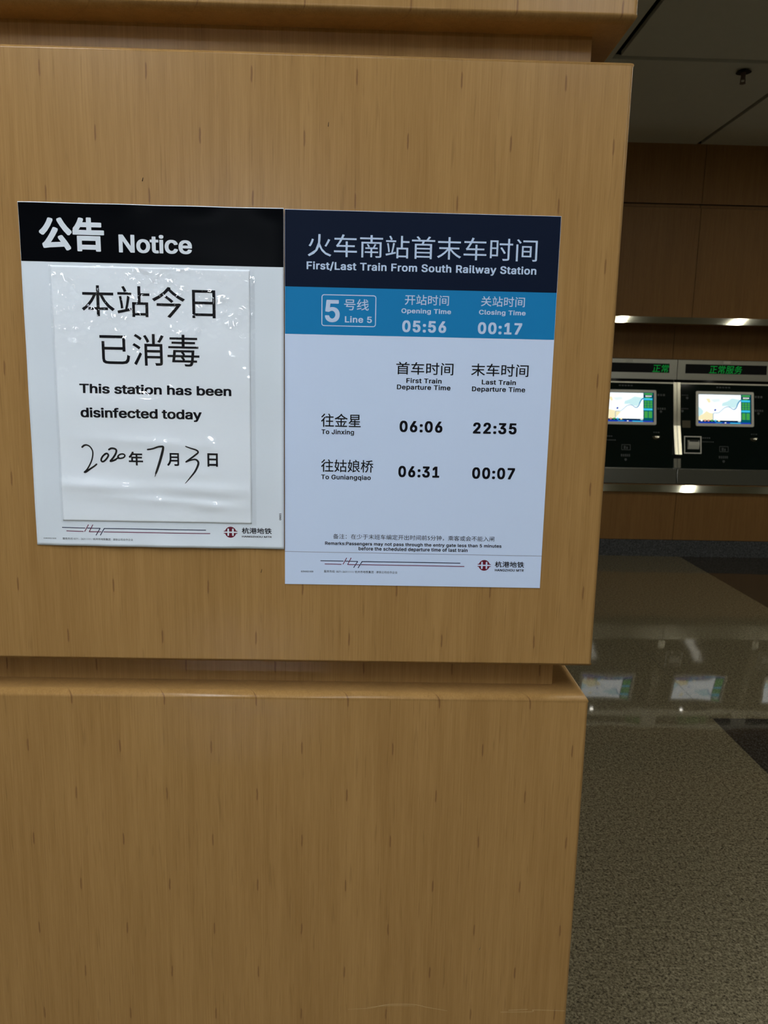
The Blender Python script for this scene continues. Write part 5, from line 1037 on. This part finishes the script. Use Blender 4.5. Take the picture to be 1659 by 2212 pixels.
    for i in range(n):
        d0, d1 = .508 + .078 * i / n, .508 + .078 * (i + 1) / n
        h0, h1 = 0.016 + 0.016 * math.sin(math.pi * (i / n) ** 0.8), 0.016 + 0.016 * math.sin(math.pi * ((i + 1) / n) ** 0.8)
        v = [S(.092, d0, h0), S(.190, d0, h0), S(.192, d1, h1), S(.090, d1, h1), S(.092, d0, .006), S(.190, d0, .006), S(.192, d1, .006), S(.090, d1, .006)]
        mb.add(v, [(3, 2, 1, 0), (0, 1, 5, 4), (2, 3, 7, 6), (1, 2, 6, 5), (3, 0, 4, 7)])
    mb.build('slot_mouth', M['slot_silver'], slot)
    plate(MB(), .104, .180, .512, .521, .012, .034).build('slot_opening', M['black_plastic'], slot)
    plate(MB(), .090, .192, .587, .592, .006, .014).build('slot_lip', M['black_plastic'], slot)
    mb = MB()
    n = 14
    for i in range(n):                                       # half-round coin cup
        a0, a1 = math.pi * i / n, math.pi * (i + 1) / n
        q = lambda a, r, hh: S(.684 - .038 * r * math.cos(a), .478 + .030 * r * math.sin(a), hh)
        mb.add([q(a0, 1, .006), q(a1, 1, .006), q(a1, .55, .022), q(a0, .55, .022)], [(0, 3, 2, 1)])
        mb.add([q(a0, .55, .022), q(a1, .55, .022), S(.684, .478, .018)], [(0, 2, 1)])
    mb.build('coin_cup', M['bright_steel'], t)
    plate(MB(), .047, .120, .335, .398, .006, .0065).build('sticker', M['sticker'], t)
    def printed(name, mb):
        mb.build(name, M['faint'], glass)

    def arrow(u, d, s_):
        printed('arrow_symbol', flat(MB(), [(u - s_ * .6, d - s_), (u + s_ * .6, d - s_), (u + s_, d), (u, d + s_), (u - s_, d)], 0.0063))

    def row(u0, u1, d, hh, n_):
        mb = MB()
        for i in range(n_):
            a_, b_ = u0 + (u1 - u0) * i / n_, u0 + (u1 - u0) * (i + .7) / n_
            flat(mb, [(a_, d), (b_, d), (b_, d + hh), (a_, d + hh)], 0.0063)
        printed('printed_caption', mb)
    for q in ((.092, .137, .012), (.049, .254, .012), (.722, .262, .012), (.412, .690, .012)):
        arrow(*q)
    for q in ((.045, .105, .108, .006, 4), (.035, .105, .225, .010, 6), (.690, .765, .105, .018, 3), (.690, .770, .226, .018, 4), (.350, .480, .030, .012, 5), (.370, .455, .640, .022, 5), (.225, .300, .480, .010, 4), (.225, .330, .515, .008, 6), (.655, .715, .440, .008, 3)):
        row(*q)
    mb = MB()
    for q in ((.375, .455, .555, .560), (.375, .455, .600, .605), (.375, .380, .555, .605), (.450, .455, .555, .605), (.395, .412, .568, .595), (.418, .430, .575, .595)):
        plate(mb, q[0], q[1], q[2], q[3], .006, .0063)
    printed('pictogram', mb)
    # small round lamp under the hood that lights the front
    mb = MB().disc((x0 + 0.33, 6.826, 0), 0.015, 0.015, 1.550, 1.5545, 20)
    mb.build('hood_lamp', M['hood_lamp'], t)
    return t


M['led_green'] = glow('green_led', (0.012, 0.50, 0.07), 0.42)
M['hood_lamp'] = glow('hood_lamp_glow', (1.0, 0.97, 0.85), 20.0)
SCREEN = [glow('screen_white', (0.94, 1.0, 1.0), 1.25), glow('screen_pale_cyan', (0.66, 0.95, 0.98), 1.05), glow('screen_yellow', (1.0, 0.90, 0.55), 1.1), glow('screen_river', (0.0, 0.30, 0.62), 0.9),
          glow('screen_teal', (0.0, 0.13, 0.17), 0.8), glow('screen_green', (0.06, 0.42, 0.08), 0.95), glow('screen_cyan', (0.05, 0.62, 0.95), 1.0), glow('screen_blue', (0.01, 0.06, 0.55), 0.9), glow('screen_dark', (0.0, 0.018, 0.05), 1.0),
          glow('screen_mist', (0.86, 0.99, 1.0), 1.1), glow('screen_peach', (0.9, 0.40, 0.30), 0.8)]
X0 = 2.685
ticket_machine(X0 - PITCH_U, 'ticket machine half hidden behind the pillar edge, green letters at right of its display', ('正常', 0.641, 0.787, 1.600, 1.668), 0.10)
ticket_machine(X0, 'ticket machine with green four-character display and banknote slot, right of the steel seam', ('正常服务', 0.281, 0.572, 1.600, 1.670), 0.0)
ticket_machine(X0 + PITCH_U, 'ticket machine farthest from the pillar, at the right end of the row', ('正常服务', 0.281, 0.572, 1.600, 1.670), 0.0)

# ------------------------------------------------------------------ sprinkler and lamps on the ceiling
sx, sy = 2.267, 5.10
spr = thing('fire_sprinkler', (sx, sy, CEIL_Z), 'small dark pendent fire sprinkler hanging from the grey ceiling panel', 'sprinkler')
MB().disc((sx, sy), 0.046, 0.030, CEIL_Z - 0.012, CEIL_Z, 28).build('rosette', M['black_plastic'], spr)
mb = MB().disc((sx, sy), 0.013, 0.015, CEIL_Z - 0.050, CEIL_Z - 0.010, 16)
for s in (-1, 1):
    mb.box((sx + s * 0.013 - 0.002, sy - 0.003, CEIL_Z - 0.072), (sx + s * 0.013 + 0.002, sy + 0.003, CEIL_Z - 0.045))
mb.build('frame', M['sprinkler_brown'], spr)
MB().disc((sx, sy), 0.018, 0.016, CEIL_Z - 0.076, CEIL_Z - 0.071, 20).build('deflector', M['sprinkler_brown'], spr)

for i, (x, y, lx, ly_, e, lc) in enumerate(LAMPS):
    where = ['nearest the front of the pillar', 'added above the right front corner of the pillar for fill', 'added unseen far to the left of the viewer for fill', 'added unseen behind the viewer on the right for fill', 'added unseen farthest behind the viewer for glints', 'running toward the ticket machines, nearest the pillar', 'running toward the ticket machines, middle of three', 'running toward the ticket machines, farthest right'][i]
    t = thing('ceiling_light', (x, y, CEIL_Z), 'white ceiling strip light ' + where, 'ceiling light', 'strip lights of the hall')
    mb = MB()
    for a, b in (((x - lx / 2 - .03, y - ly_ / 2 - .03), (x - lx / 2, y + ly_ / 2 + .03)), ((x + lx / 2, y - ly_ / 2 - .03), (x + lx / 2 + .03, y + ly_ / 2 + .03)), ((x - lx / 2, y - ly_ / 2 - .03), (x + lx / 2, y - ly_ / 2)), ((x - lx / 2, y + ly_ / 2), (x + lx / 2, y + ly_ / 2 + .03))):
        mb.box((*a, CEIL_Z - 0.03), (*b, CEIL_Z))
    mb.build('frame', M['lamp_frame'], t)
    MB().box((x - lx / 2, y - ly_ / 2, CEIL_Z - 0.022), (x + lx / 2, y + ly_ / 2, CEIL_Z - 0.002)).build('diffuser', glow('strip_light_glow', lc, e), t)
